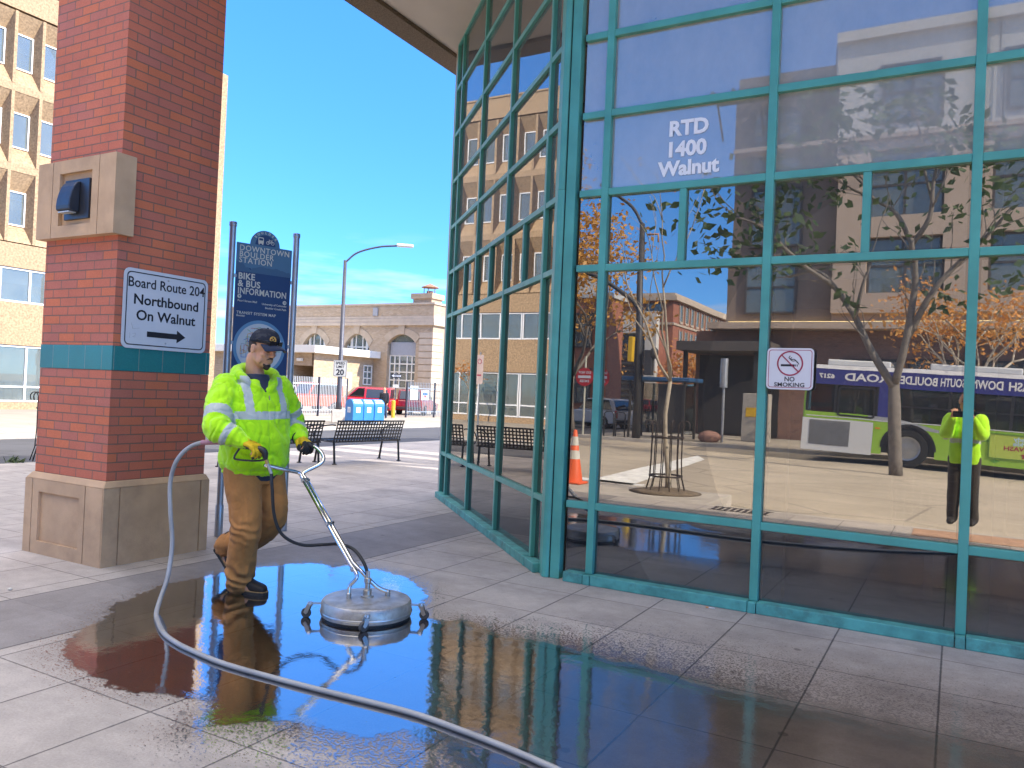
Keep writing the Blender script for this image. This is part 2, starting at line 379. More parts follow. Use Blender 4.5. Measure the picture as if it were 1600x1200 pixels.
GL_BAY = glass_mat('bay_upper_glass', 3.6, (.7, .72, .72), .10, (.68, .67, .62), wave=.009, gcol=(1, .96, .90))  # weaker painted haze lightens the upper panes of the bay
GL_BASE = glass_mat('base_panel_glass', 2.6, (.42, .43, .44), .03, wave=.004)
WIN = glass_mat('office_window_glass', 3.0, (.35, .38, .38), .05, (.5, .55, .52))

# ------------------------------------------------------------------ transit station
TEAL = mat('teal_painted_metal', (.085, .36, .305), .42, var=.14, scale=3.5, bump=.10, bscale=90, dirt=.16)
TEALD = mat('teal_gasket_groove', (.008, .03, .03), .6); TEALW = mat('weathered_teal_sill', (.085, .33, .30), .6, var=.28, scale=9, dirt=.6, bump=.2)
GASK = mat('dark_gasket', (.012, .018, .018), .6)
SOFF = mat('soffit_plaster', (.66, .58, .49), .85, var=.06, scale=1.2, bump=.1); FASC = mat('exposed_aggregate', (.17, .125, .085), .9, var=.45, scale=60, bump=.9, bscale=90)
INW = mat('interior_white', (.62, .62, .60), .7); INF = mat('interior_floor', (.10, .09, .085), .35, var=.2, scale=3); IND = mat('interior_dark_wall', (.16, .15, .15), .8)
D = 5.545
ZR = [0.0, .579, 2.375, 2.947, 3.544, 4.149, 4.767, 5.38, 5.98]
st = thing('transit_station', 'glass walled transit station with teal mullions and an overhanging flat roof', 'building', (0, D, 0))
T = V((-.70711, .70711, 0)); NB = V((-.70711, -.70711, 0)); C0 = V((-2.7255, D, 0))
XS = [-2.362, -1.155, .061, 1.269, 2.477, 3.685, 4.9]
def fpt(x, z, out=0.0): return V((x, D-out, z))
def bpt(s, z, out=0.0): return C0+T*s+NB*out+Z3*z
MW, MD = .056, .06
def member(P, a, b, ux, nrm, w, d, name, m=TEAL, out0=-.03):
    """a rectangular section from a to b, d deep along nrm"""
    a = V(a); b = V(b); ax = (b-a).normalized(); sd = ax.cross(nrm).normalized(); c = (a+b)/2+nrm*(out0+d/2)
    return MB().obox(c, ax, sd, (b-a).length/2, w/2, d/2).build(name, m, P, bevel=.004)
# uprights
for x in XS: member(st, fpt(x, .075), fpt(x, 5.98), X3, -Y3, MW, .078, 'mullion')
SS = [.368, 1.599, 2.864, 4.104]
for s_ in SS: member(st, bpt(s_, .075), bpt(s_, 5.98), T, NB, MW-.008, .068, 'mullion')
member(st, bpt(4.445, 0), bpt(4.445, 5.98), T, NB, .05, .07, 'mullion')
# transoms sit 3 mm behind the uprights' faces and stop at them
fx = [-2.60]+XS
def between(lst, w):
    return [(lst[i]+w, lst[i+1]-w) for i in range(len(lst)-1)]
for zi, z in enumerate(ZR[1:]):
    mb = MB()
    for a, b in between(fx, MW/2): mb.obox(fpt((a+b)/2, z, .007), X3, Z3, (b-a)/2, MW/2-.002, .037)
    mb.build('transom', TEAL, st, bevel=.004); mb = MB()
    for a, b in between([.072]+SS+[4.45], MW/2-.003): mb.obox(bpt((a+b)/2, z, .003), T, Z3, (b-a)/2, MW/2-.004, .032)
    mb.build('transom', TEAL, st, bevel=.004)
# short uprights in the narrow row
for a, b in between(XS, 0): member(st, fpt((a+b)/2, ZR[2]+.026), fpt((a+b)/2, ZR[3]-.026), X3, -Y3, .05, .070, 'short_mullion')
for a, b in between(SS, 0): member(st, bpt((a+b)/2, ZR[2]+.026), bpt((a+b)/2, ZR[3]-.026), T, NB, .045, .062, 'short_mullion')
# sills and their joint covers
mb = MB()
for a, b in between([-2.585]+XS, .03): mb.obox(fpt((a+b)/2, .0375, .03), X3, Z3, (b-a)/2, .0375, .062)
mb.build('sill', TEALW, st, bevel=.006); mb = MB()
for a, b in between([.072]+SS+[4.46], .028): mb.obox(bpt((a+b)/2, .0375, .03), T, Z3, (b-a)/2, .0375, .062)
mb.build('sill', TEALW, st, bevel=.006)
for x in XS: MB().obox(fpt(x, .036, .034), X3, Z3, .026, .036, .062).build('sill_joint_cover', TEALW, st, bevel=.004)
for s_ in SS: MB().obox(bpt(s_, .036, .034), T, Z3, .024, .036, .060).build('sill_joint_cover', TEALW, st, bevel=.004)
# the corner: bay jamb, rounded cover, groove and front jamb
member(st, bpt(.060, 0), bpt(.060, 5.98), T, NB, .08, .068, 'corner_jamb')
member(st, fpt(-2.645, 0), fpt(-2.645, 5.98), X3, -Y3, .08, .078, 'corner_jamb')
cp = [C0+NB*.034+T*.019, C0+NB*.056+T*.012, C0+V((-.018,-.066,0)), C0+V((.012,-.068,0)), C0+V((.038,-.052,0)), C0+V((.038,.05,0)), C0+V((-.04,.05,0))]
MB().prism([((p-C0).x, (p-C0).y) for p in cp], C0+Z3*.0, X3, Y3, 2.99).build('corner_cover', TEAL, st, bevel=.006)
MB().prism([((p-C0).x*.93, (p-C0).y*.93) for p in cp], C0+Z3*2.99, X3, Y3, 2.99).build('corner_cover', TEAL, st, bevel=.006)
MB().box(-2.687, -2.6855, D-.056, D-.03, 0, 5.98).build('corner_groove', TEALD, st)
# panes
random.seed(3)
def pane(name, p0, ux, w, h, nrm, m):
    c = V(p0)+V(ux)*w/2+Z3*h/2; tl = random.uniform(-1, 1)*R(.12); q = Quaternion(Z3, tl); u = q @ V(ux)
    return MB().obox(c, u, Z3, w/2-.006, h/2-.006, .004).build(name, m, st)
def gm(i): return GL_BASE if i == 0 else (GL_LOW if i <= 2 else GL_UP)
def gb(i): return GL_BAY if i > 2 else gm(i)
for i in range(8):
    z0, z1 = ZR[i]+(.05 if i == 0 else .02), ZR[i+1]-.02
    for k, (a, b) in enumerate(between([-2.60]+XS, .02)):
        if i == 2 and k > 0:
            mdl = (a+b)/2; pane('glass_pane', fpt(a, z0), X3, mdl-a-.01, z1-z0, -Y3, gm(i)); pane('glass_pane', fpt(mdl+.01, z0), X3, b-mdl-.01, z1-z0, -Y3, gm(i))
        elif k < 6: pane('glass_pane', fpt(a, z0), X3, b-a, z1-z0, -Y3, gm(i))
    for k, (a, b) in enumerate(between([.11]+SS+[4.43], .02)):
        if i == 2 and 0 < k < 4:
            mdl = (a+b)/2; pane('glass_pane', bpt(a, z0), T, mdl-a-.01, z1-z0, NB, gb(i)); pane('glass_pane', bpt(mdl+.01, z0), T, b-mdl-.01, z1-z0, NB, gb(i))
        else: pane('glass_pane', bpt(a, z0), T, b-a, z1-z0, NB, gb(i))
# dark gaskets round the panes, just behind the metal
mb = MB()
for z in ZR[1:]:
    mb.obox(fpt(.9, z, -.012), X3, Z3, 3.49, .042, .012); mb.obox(bpt(2.27, z, -.012), T, Z3, 2.16, .038, .012)
for x in XS: mb.obox(fpt(x, 3.0, -.0135), X3, Z3, .042, 2.97, .012)
for s_ in SS: mb.obox(bpt(s_, 3.0, -.0135), T, Z3, .038, 2.97, .012)
mb.build('gasket', GASK, st)
# roof, soffit and the aggregate edge beam
RX0, RY0, RX1, RY1 = -6.43, 3.55, 9.0, 11.6
MB().box(RX0+.34, RX1, RY0+.34, RY1, 5.985, 6.05).build('soffit', SOFF, st)
MB().box(RX0+.002, RX1, RY0+.002, RY1, 6.052, 6.55).build('roof', SOFF, st)
mb = MB(); mb.box(RX0, RX0+.338, RY0, RY1, 5.93, 6.548); mb.box(RX0+.339, RX1, RY0, RY0+.338, 5.93, 6.548); mb.build('edge_beam', FASC, st)
# rooms behind the glass
MB().box(-2.4, 8.8, 11.2, 11.4, .0, 5.98).build('interior_wall', IND, st)
MB().add([(-2.75, D+.06, .003),(8.8, D+.06, .003),(8.8, 11.2, .003),(-5.9, 11.2, .003),(-5.9, 8.75, .003)], [(0,1,2,3,4)]).build('interior_floor', INF, st)
MB().box(8.8, 8.95, D, 11.4, 0, 5.98).build('side_wall', SOFF, st)
MB().box(-6.0, -5.86, 8.78, 11.4, 0, 5.98).build('side_wall', SOFF, st)
MB().box(-5.858, -2.402, 11.2, 11.4, 0, 5.98).build('interior_wall', IND, st)
for x in XS[:-1]: MB().box(x+.03, x+.15, D+.12, D+.22, .02, 5.97).build('interior_column', INW, st)
for s_ in SS: MB().obox(bpt(s_+.1, 3.0, -.17), T, Z3, .05, 2.95, .05).build('interior_column', INW, st)
MB().box(-1.9, 8.7, 8.6, 11.15, 2.7, 2.95).build('mezzanine', INW, st)
LAMP = emis('interior_lamp', (1, .93, .8), 9.0)
for x, y in ((-1.5, 7.4), (1.6, 7.4), (-3.4, 8.6), (-3.7, 9.6), (4.2, 7.4)):
    MB().lathe([(.10, 0), (.12, .03), (.12, .05)], (x, y, 5.93), n=16).build('ceiling_light', LAMP, st)
# wire seats in the waiting room
SEATM = mat('grey_seat_mesh', (.30, .30, .30), .5)
for i in range(3):
    x = -.15+i*.72; c = thing('waiting_seat', ('grey wire back waiting seat behind the glass nearest the no smoking notice', 'grey wire back waiting seat behind the glass, middle of the three', 'grey wire back waiting seat behind the glass nearest the right edge')[i], 'seat', (x, 6.7, 0), 0, 'waiting seats behind the glass')
    mb = MB(); out = rrect(.5, .5, .1); P = [V((x+a, 6.55, .75+b)) for a, b in out]; mb.tube(P, .008, 6, closed=True)
    for k in range(9): mb.bar((x-.22+k*.055, 6.55, .52), (x-.22+k*.055, 6.55, .98), .003, .003); mb.bar((x-.24, 6.551, .54+k*.052), (x+.24, 6.551, .54+k*.052), .003, .003)
    mb.build('backrest', SEATM, c); MB().box(x-.24, x+.24, 6.56, 7.0, .43, .46).build('seat', SEATM, c)
    mb = MB(); mb.bar((x, 6.8, .003), (x, 6.8, .43), .06, .06); mb.box(x-.2, x+.2, 6.6, 7.0, .003, .02); mb.build('pedestal', SEATM, c)
# address letters on the glass
LETW = mat('white_vinyl_letters', (.90, .89, .87), .6, var=.02)
u = X3
for t_, z, cx, sz in (('RTD', 3.365, -1.746, .150), ('1400', 3.213, -1.760, .150), ('Walnut', 3.075, -1.738, .145)): text_mb(t_, sz, (cx, D-.0085, z), u, Z3, .002, bold=.0058).build('address_lettering', LETW, st)
# unseen slabs with gaps, added behind the station to cast streaked shade
bcn = thing('shade_caster_canopy', 'unseen flat canopy slabs added behind the glass walled station to cast streaked shade', 'canopy', (2, 18, 0)); mb = MB()
for a, b in ((11.65, 14.0), (14.75, 15.5), (16.15, 16.55), (17.3, 24.5), (25.4, 26.4)): mb.box(-6.4, 9.0, a, b, 6.0, 6.4)
mb.build('shade_slab', SOFF, bcn); 
for y in (13.2, 19, 24):
    for x in (-4.2, 4): MB().box(x, x+.3, y-.15, y+.15, 0, 5.99).build('column', TEAL, bcn)
# ------------------------------------------------------------------ brick
def brick_mat(name, c1, c2, c3, mortar, bw=.203, bh=.0682, mort=.009, zoff=0.0, freq=2, off=.5, rough=.75, spec=.3):
    s = NT(name); g_ = s.n('NewGeometry'); ps = s.n('SeparateXYZ'); s.l(g_.outputs['Position'], ps.inputs[0]); ns = s.n('SeparateXYZ'); s.l(g_.outputs['Normal'], ns.inputs[0])
    isx = s.math('GREATER_THAN', s.math('ABSOLUTE', ns.outputs[0]), .6)
    u = s.math('ADD', s.math('MULTIPLY', ps.outputs[0], s.math('SUBTRACT', 1.0, isx)), s.math('MULTIPLY', ps.outputs[1], isx))
    cb = s.n('CombineXYZ'); s.l(s.math('ADD', u, s.math('MULTIPLY', isx, .043)), cb.inputs[0]); s.l(s.math('SUBTRACT', ps.outputs[2], zoff), cb.inputs[1])
    b = s.n('TexBrick', offset=off, offset_frequency=freq, squash=1.0); s.l(cb.outputs[0], b.inputs['Vector']); b.inputs['Scale'].default_value = 1
    b.inputs['Brick Width'].default_value = bw; b.inputs['Row Height'].default_value = bh; b.inputs['Mortar Size'].default_value = mort/2; b.inputs['Mortar Smooth'].default_value = .12; b.inputs['Bias'].default_value = 0
    b.inputs['Color1'].default_value = (0, 0, 0, 1); b.inputs['Color2'].default_value = (1, 1, 1, 1); b.inputs['Mortar'].default_value = (.5, .5, .5, 1)
    rp = s.n('ValToRGB'); s.l(b.outputs['Color'], rp.inputs[0]); e = rp.color_ramp.elements
    e[0].position = 0; e[0].color = rgba(c2); e[1].position = 1; e[1].color = rgba(c3)
    for pos, cc in ((.28, c1), (.72, tuple(v*1.04 for v in c1)), (.88, c3)): x = e.new(pos); x.color = rgba(cc)
    gr = s.rng(s.noise(g_.outputs['Position'], 130, 4, .7), .3, .7, .86, 1.12); lg = s.rng(s.noise(g_.outputs['Position'], 2.2, 5, .6), .3, .7, .9, 1.08)
    k = s.math('MULTIPLY', gr, lg); cc = s.n('CombineColor'); [s.l(k, cc.inputs[i]) for i in range(3)]
    c = s.mix(1.0, rp.outputs[0], cc.outputs[0], 'MULTIPLY')
    mc = s.mix(s.rng(s.noise(g_.outputs['Position'], 40, 3), .3, .7), tuple(v*.8 for v in mortar), mortar)
    c = s.mix(b.outputs['Fac'], c, mc)
    h = s.math('SUBTRACT', s.math('MULTIPLY', s.noise(g_.outputs['Position'], 160, 3), .18), b.outputs['Fac'])
    return s.done(s.pbr(c, rough, 0, s.bump(h, .8, .006), spec))
BRICK = brick_mat('red_brick', (.52, .155, .09), (.47, .16, .115), (.59, .17, .08), (.24, .15, .11), zoff=.624)
TILE = brick_mat('teal_glazed_tile', (.018, .19, .19), (.02, .21, .205), (.016, .175, .18), (.20, .30, .27), bw=.205, bh=.25, mort=.006, zoff=1.44, off=0, rough=.22, spec=.6)
STONE = mat('cast_stone', (.53, .35, .205), .85, var=.13, scale=4, bump=.6, bscale=140, dirt=.25)
DARKSEAM = mat('dark_joint', (.05, .035, .03), .9)

pil = thing('brick_pillar', 'square red brick pillar with a teal tile band and a tan cast stone base', 'pillar', (-5.89, 4.04, 0))
px0, px1, py0, py1 = -6.315, -5.415, 3.635, 4.50
MB().box(px0, px1, py0, py1, .60, 1.442).build('brick_shaft', BRICK, pil)
MB().box(px0, px1, py0, py1, 1.625, 5.93).build('brick_shaft', BRICK, pil)
MB().box(px0-.002, px1+.003, py0-.003, py1+.002, 1.443, 1.624).build('tile_band', TILE, pil)
# base with chamfered top, incised joints and a sunk panel on the street side
bx0, bx1, by0, by1 = -6.37, -5.39, 3.595, 4.535
mb = MB()
def base_panel(y, outn):
    pass
mb.box(bx0, bx1, by0+.05, by1, 0, .575)
cut = (-6.185, -5.665, .10, .48)       # the sunk panel
mb.box(bx0, -6.275, by0, by0+.0499, 0, .575); mb.box(-6.265, cut[0], by0, by0+.0499, 0, .575); mb.box(cut[1], -5.60, by0, by0+.0499, 0, .575); mb.box(-5.59, bx1, by0, by0+.0499, 0, .575)
mb.box(cut[0], cut[1], by0, by0+.0499, 0, cut[2]); mb.box(cut[0], cut[1], by0, by0+.0499, cut[3], .575)
mb.box(cut[0]+.001, cut[1]-.001, by0+.022, by0+.0498, cut[2]+.001, cut[3]-.001)
mb.box(bx1, bx1+.012, by0+.004, 3.72, 0, .575); mb.box(bx1, bx1+.012, 3.732, 4.44, 0, .575); mb.box(bx1, bx1+.012, 4.452, by1-.004, 0, .575)
mb.build('base', STONE, pil)
mb = MB(); a = [(bx0, by0), (bx1+.012, by0), (bx1+.012, by1), (bx0, by1)]; b_ = [(px0-.012, py0-.012), (px1+.012, py0-.012), (px1+.012, py1+.012), (px0-.012, py1+.012)]
mb.add([(x, y, .576) for x, y in a]+[(x, y, .624) for x, y in b_], [(0,1,5,4),(1,2,6,5),(2,3,7,6),(3,0,4,7),(4,5,6,7),(3,2,1,0)]).build('base_cap', STONE, pil, bevel=.006)
# stone block that carries the lamp
mb = MB(); y0 = 3.565
mb.box(-6.345, -6.155, y0, 3.70, 2.44, 3.03); mb.box(-6.147, -5.575, y0+.03, 3.70, 2.44, 3.03); mb.box(-5.567, -5.375, y0, 3.73, 2.44, 3.03)
mb.box(-6.147, -6.06, y0, y0+.0299, 2.44, 3.03); mb.box(-5.655, -5.575, y0, y0+.0299, 2.44, 3.03); mb.box(-6.06, -5.655, y0, y0+.0299, 2.44, 2.53); mb.box(-6.06, -5.655, y0, y0+.0299, 2.93, 3.03)
mb.build('stone_block', STONE, pil)
LM = mat('bronze_grey_lamp_metal', (.055, .06, .072), .42, .6, var=.08)
lp = thing('wall_lamp', 'dark grey wedge shaped wall lamp on the stone block of the brick pillar', 'lamp', (-5.86, 3.59, 2.72))
MB().box(-6.005, -5.70, 3.575, 3.594, 2.572, 2.875).build('back_plate', LM, lp, bevel=.004)
prof = [(0, 0), (.060, 0), (.080, .010), (.083, .04), (.078, .09), (.066, .14), (.048, .19), (.026, .222), (0, .235)]
MB().prism([(a, b) for a, b in prof], (-5.975, 3.574, 2.622), -Y3, Z3, -.165, 0).build('hood', LM, lp, bevel=.006)
MB().box(-5.96, -5.825, 3.502, 3.56, 2.612, 2.621).build('lens', mat('frosted_lens', (.5, .5, .48), .3), lp)

# ------------------------------------------------------------------ route sign on the pillar
SIGNW = mat('sign_white_sheeting', (.62, .63, .66), .45, var=.04, scale=3, dirt=.06); INK = mat('sign_black_ink', (.012, .012, .018), .5); ALU = mat('brushed_aluminium', (.45, .46, .47), .38, .85, var=.08)
sg = thing('route_sign', 'white sign reading Board Route 204 Northbound On Walnut with a right arrow', 'sign', (-5.41, 4.065, 1.9))
O = V((-5.400, 4.065, 1.915)); ux, uy = Y3, Z3
MB().prism(rrect(.755, .60, .05), O, ux, uy, .004, -.004).build('panel', SIGNW, sg)
ring_mb(rrect(.705, .55, .035), rrect(.690, .535, .030), O, ux, uy, .0012, .0004).build('border', INK, sg)
text_mb('Board Route 204', .106, O+Z3*.194, ux, uy, .0012, .001, bold=.0012, sx=.935).build('lettering', INK, sg)
text_mb('Northbound', .108, O+Z3*.068, ux, uy, .0012, .001, bold=.002, sx=1.06).build('lettering', INK, sg); text_mb('On Walnut', .108, O+Z3*(-.050), ux, uy, .0012, .001, bold=.002, sx=1.06).build('lettering', INK, sg)
MB().prism([(-.165,-.206),(.10,-.206),(.10,-.235),(.18,-.185),(.10,-.135),(.10,-.164),(-.165,-.164)], O, ux, uy, .0012, .0006).build('arrow', INK, sg)
mb = MB(); mb.lathe([(.007, 0), (.006, .004)], O+Z3*.245+X3*.001, X3, 10)
mb.build('bolt', ALU, sg); MB().lathe([(.007, 0), (.006, .004)], O-Z3*.245+X3*.001, X3, 10).build('bolt', ALU, sg)
mb = MB()
for a, b, c, d in ((-.30,-.11,-.285,-.155),(-.285,-.155,-.23,-.145),(-.31,-.185,-.305,-.205),(-.312,-.205,-.308,-.225),(-.285,-.19,-.262,-.185),(-.262,-.185,-.265,-.205),(-.265,-.205,-.285,-.212),(-.285,-.212,-.258,-.215)):
    mb.bar(O+Y3*a+Z3*b+X3*.0006, O+Y3*c+Z3*d+X3*.0006, .0016, .0008, X3)
mb.build('pencil_marks', mat('pencil_grey', (.36, .36, .38), .6), sg)

# ------------------------------------------------------------------ station information totem
NAVY = mat('sign_navy_blue', (.012, .045, .135), .45, var=.05, scale=2); MIDB = mat('sign_slate_blue', (.075, .17, .26), .45, var=.03); HILLB = mat('sign_hill_blue', (.05, .115, .20), .45, var=.03)
CREAM = mat('sign_cream_ink', (.66, .62, .50), .5, var=.03); MAPW = mat('map_paper', (.58, .60, .58), .5, var=.03); MAPR = mat('map_ring_blue', (.13, .28, .42), .45, var=.03)
A = V((-5.752, 4.972, 0)); B = V((-5.553, 5.561, 0)); ux = (B-A).normalized(); nrm = ux.cross(Z3)
kt = thing('station_totem', 'tall blue downtown station totem sign between two steel posts', 'sign', (A+B)/2)
STEEL = mat('galvanised_steel', (.40, .41, .43), .42, .75, var=.10, scale=7)
for P_, zt in ((A, 2.835), (B, 2.83)):
    p_ = MB().tube([P_+Z3*.0, P_+Z3*zt], .029, 20).build('post', STEEL, kt, auto=40)
    MB().lathe([(.034, 0), (.036, .01), (.036, .28), (.034, .285)], P_, n=20).build('sleeve', STEEL, p_, auto=40)
    MB().lathe([(.033, 0), (.034, .004), (.034, .035), (.030, .04)], P_+Z3*(zt-.035), n=20).build('cap', STEEL, p_, auto=40)
O = (A+B)/2+Z3*2.665; hw = .268
zb = -1.75
MB().prism([(-hw, zb), (hw, zb), (hw, 0), (.143, 0)]+arc(0, 0, .143, 8, 172, 14)+[(-.143, 0), (-hw, 0)], O, ux, Z3, .012, -.006).build('panel', NAVY, kt)
def hillpts(z0, seed, amp):
    return [(-hw+2*hw*i/24, z0+amp*(mnoise.noise(V((i*.23, seed, 0)))+.35*mnoise.noise(V((i*.9, seed, 2))))) for i in range(25)]
h1 = hillpts(-.205, 1.3, .05); h2 = hillpts(-.235, 7.7, .035)
MB().prism(h2+[(hw, 0), (.143, 0)]+arc(0, 0, .142, 8, 172, 14)+[(-.143, 0), (-hw, 0)], O, ux, Z3, .001, .0062).build('sky_field', MIDB, kt)
MB().prism(list(reversed(h1))+h2 if False else [(-hw, -.24)]+[(x, max(z, -.239)) for x, z in h1]+[(hw, -.24), (hw, -.262), (-hw, -.262)], O, ux, Z3, .001, .0073).build('hill_field', HILLB, kt)
MB().prism([(.098, .004)]+arc(0, .004, .098, 8, 172, 14)+[(-.098, .004)], O, ux, Z3, .001, .0073).build('arch_field', NAVY, kt)
mb = MB()
# BOULDER set round the arch
for i, ch in enumerate('BOULDER'):
    an = R(90+54-18*i); c_ = O+ux*(.118*math.cos(an))+Z3*(.004+.118*math.sin(an)); t_ = an-math.pi/2
    text_mb(ch, .030, c_, ux*math.cos(t_)+Z3*math.sin(t_), Z3*math.cos(t_)-ux*math.sin(t_), .001, .008, bold=.0008, mb=mb)
def slab_text(txt, size, x, z, bold, sx=1.0, sp=1.05): text_mb(txt, size, O+ux*x+Z3*z, ux, Z3, .001, .008, align='LEFT', bold=bold, sx=sx, spacing=sp, mb=mb)
slab_text('DOWNTOWN', .072, -.245, -.047, .0006, .96, 1.12); slab_text('BOULDER', .072, -.245, -.103, .0006, .96, 1.12); slab_text('STATION', .072, -.245, -.158, .0006, .98, 1.12); mb.build('title_lettering', CREAM, kt); mb = MB()
slab_text('BIKE', .082, -.245, -.305, .002, .95); slab_text('& BUS', .082, -.245, -.372, .002, .95); slab_text('INFORMATION', .082, -.245, -.440, .0015, .82); mb.build('heading_lettering', CREAM, kt); mb = MB()
slab_text('TRANSIT SYSTEM MAP', .036, -.245, -.637, .0006, .98, 1.1); slab_text('Boulder', .024, -.245, -.664, .0006); mb.build('map_caption', CREAM, kt); mb = MB()
slab_text('Pearl Street Mall', .026, -.24, -.528, .0004)
text_mb('University of Colorado', .026, O+ux*.235+Z3*(-.538), ux, Z3, .001, .008, align='RIGHT', bold=.0004, mb=mb); text_mb('Boulder Creek Path', .026, O+ux*.235+Z3*(-.572), ux, Z3, .001, .008, align='RIGHT', bold=.0004, mb=mb)
for x, z in ((-.225, -.488), (.215, -.505)):
    mb.prism(circle(.019, 20), O+ux*x+Z3*z, ux, Z3, .001, .0072)
mb.build('direction_lettering', CREAM, kt); mb = MB()
# little bus and bicycle
bo = O+ux*(-.045)+Z3*.047
mb.prism(rrect(.052, .058, .010), bo, ux, Z3, .001, .0085); mb.prism(rrect(.012, .012, .002), bo+ux*(-.017)-Z3*.032, ux, Z3, .001, .0085); mb.prism(rrect(.012, .012, .002), bo+ux*.017-Z3*.032, ux, Z3, .001, .0085)
for wx in (.022, .070): ring_mb(circle(.016, 16), circle(.0115, 16), O+ux*wx+Z3*.034, ux, Z3, .001, .0085, mb=mb)
for p, q in (((.022,.034),(.036,.058)),((.036,.058),(.060,.058)),((.060,.058),(.070,.034)),((.036,.058),(.046,.034)),((.046,.034),(.060,.058)),((.022,.034),(.046,.034)),((.058,.066),(.066,.066)),((.030,.064),(.040,.064))):
    mb.bar(O+ux*p[0]+Z3*p[1]+nrm*.009, O+ux*q[0]+Z3*q[1]+nrm*.009, .004, .001, nrm)
mb.build('bus_and_bicycle_pictogram', CREAM, kt)
mb = MB(); mb.prism(rrect(.038, .020, .003), bo+Z3*.010, ux, Z3, .001, .0098)
for x, z, d in ((-.225, -.488, 90), (.215, -.505, 0)):
    a_ = R(d); c_ = O+ux*x+Z3*z; e1 = ux*math.cos(a_)+Z3*math.sin(a_); e2 = Z3*math.cos(a_)-ux*math.sin(a_)
    mb.prism([(-.011,-.002),(.002,-.002),(.002,-.009),(.012,0),(.002,.009),(.002,.002),(-.011,.002)], c_, e1, e2, .001, .0085)
mb.build('pictogram_detail', NAVY, kt)
mc = O+Z3*(-.945)-ux*.012
MB().prism(circle(.252, 48), mc, ux, Z3, .001, .0066).build('map_ring', MAPR, kt); mm = MB().prism(circle(.222, 48), mc, ux, Z3, .001, .008).build('map', MAPW, kt)
cols = [mat('map_line_red', (.55, .12, .10), .5), mat('map_line_green', (.14, .36, .12), .5), mat('map_line_blue', (.10, .16, .45), .5), mat('map_line_orange', (.65, .33, .05), .5), mat('map_line_grey', (.33, .34, .36), .5)]
mb = MB(); random.seed(11)
for k in range(34):
    mb.cur = k % 5; a = random.uniform(-.16, .16); b = random.uniform(-.06, .17); hor = random.random() < .5; pts = [(a, b)]
    for j in range(3):
        st_ = random.uniform(.03, .09)*random.choice((1, -1)); a, b = (a+st_, b+random.choice((0, 0, .02))) if (j+hor) % 2 else (a, b+st_)
        pts.append((a, b))
    for p, q in zip(pts, pts[1:]):
        if max(math.hypot(*p), math.hypot(*q)) < .21 and p != q: mb.bar(mc+ux*p[0]+Z3*p[1]+nrm*.0094, mc+ux*q[0]+Z3*q[1]+nrm*.0094, .0045, .0008, nrm)
mb.build('map_lines', cols, mm)
for P_, sg_ in ((A, 1), (B, -1)):
    for z in (2.36, 1.75, 1.2):
        MB().obox(P_+ux*.036*sg_+Z3*z, ux, Z3, .022, .016, .006).build('bracket', STEEL, kt, bevel=.003)

# ------------------------------------------------------------------ no smoking sign on the glass
ns = thing('no_smoking_sign', 'square white no smoking sign with red bordered cigarette symbol stuck on the glass', 'sign', (-.973, D-.03, 1.643))
O = V((-.973, D-.060, 1.643)); REDS = mat('sign_crimson', (.36, .018, .06), .5)
MB().prism(rrect(.298, .275, .028), O, X3, Z3, .006, -.003).build('panel', mat('sign_cream_white', (.74, .71, .70), .45, var=.03), ns)
ring_mb(rrect(.276, .252, .020), rrect(.268, .244, .017), O, X3, Z3, .001, .0025).build('border', REDS, ns)
o2 = O+Z3*.036
ring_mb(circle(.083, 36), circle(.074, 36), o2, X3, Z3, .001, .0045).build('ring', REDS, ns); MB().bar(o2+X3*-.054+Z3*.054-Y3*.006, o2+X3*.054-Z3*.054-Y3*.006, .007, .001, -Y3).build('slash', REDS, ns)
mb = MB(); mb.prism([(-.058,-.020),(.030,-.020),(.030,-.006),(-.058,-.006)], o2, X3, Z3, .001, .003); mb.prism([(.034,-.020),(.039,-.020),(.039,-.006),(.034,-.006)], o2, X3, Z3, .001, .003); mb.prism([(.044,-.020),(.049,-.020),(.049,-.006),(.044,-.006)], o2, X3, Z3, .001, .003)
for dx, dz in ((0, 0), (.010, -.010)):
    P = smooth_path([o2+X3*(x+dx)+Z3*(z+dz)-Y3*.0035 for x, z in ((.0, .05), (-.008, .038), (.006, .026), (.024, .028), (.038, .018), (.046, .004))], 5)
    for p, q in zip(P, P[1:]): mb.bar(p, q, .005, .001, -Y3)
mb.build('cigarette_symbol', INK, ns)
text_mb('NO', .042, O-Z3*.070, X3, Z3, .001, .0035, bold=.0008).build('lettering', INK, ns); text_mb('SMOKING', .038, O-Z3*.107, X3, Z3, .001, .0035, bold=.0008, sx=1.12, spacing=1.03).build('lettering', INK, ns)
# ------------------------------------------------------------------ tan office building across the street
AGG = mat('tan_aggregate_concrete', (.365, .25, .145), .9, var=.34, scale=11, bump=.6, bscale=60); WFR = mat('white_window_frame', (.80, .80, .80), .45, var=.03)
BLIND = mat('office_blind', (.52, .51, .50), .8, var=.05, scale=1); OGL = glass_mat('office_glass', 1.75, (.72, .76, .75), .24, (.50, .56, .52))
XO = -37.0
ob = thing('office_building', 'tan concrete office building with deep set square windows', 'building', (XO, 20, -.3))
mb = MB(); Y0, Y1 = 3.1, 31.1; mod = 1.222; yA = 20.71-mod*14
rows = [(8.0, 9.55), (11.5, 13.1), (15.05, 16.66)]
NM = 23
top = 18.75
mb.box(XO-16, XO-.62, Y0, Y1-.9, -.44, top-.01)                                  # the body behind the facade
mb.box(XO-16, XO+.03, Y1-.9, Y1, -.44, top+.12)                                  # end wall
mb.box(XO-.62, XO, Y0, Y1-.9, 17.55, top); mb.box(XO-.62, XO+.06, Y0, Y1-.9, top+.001, top+.10)
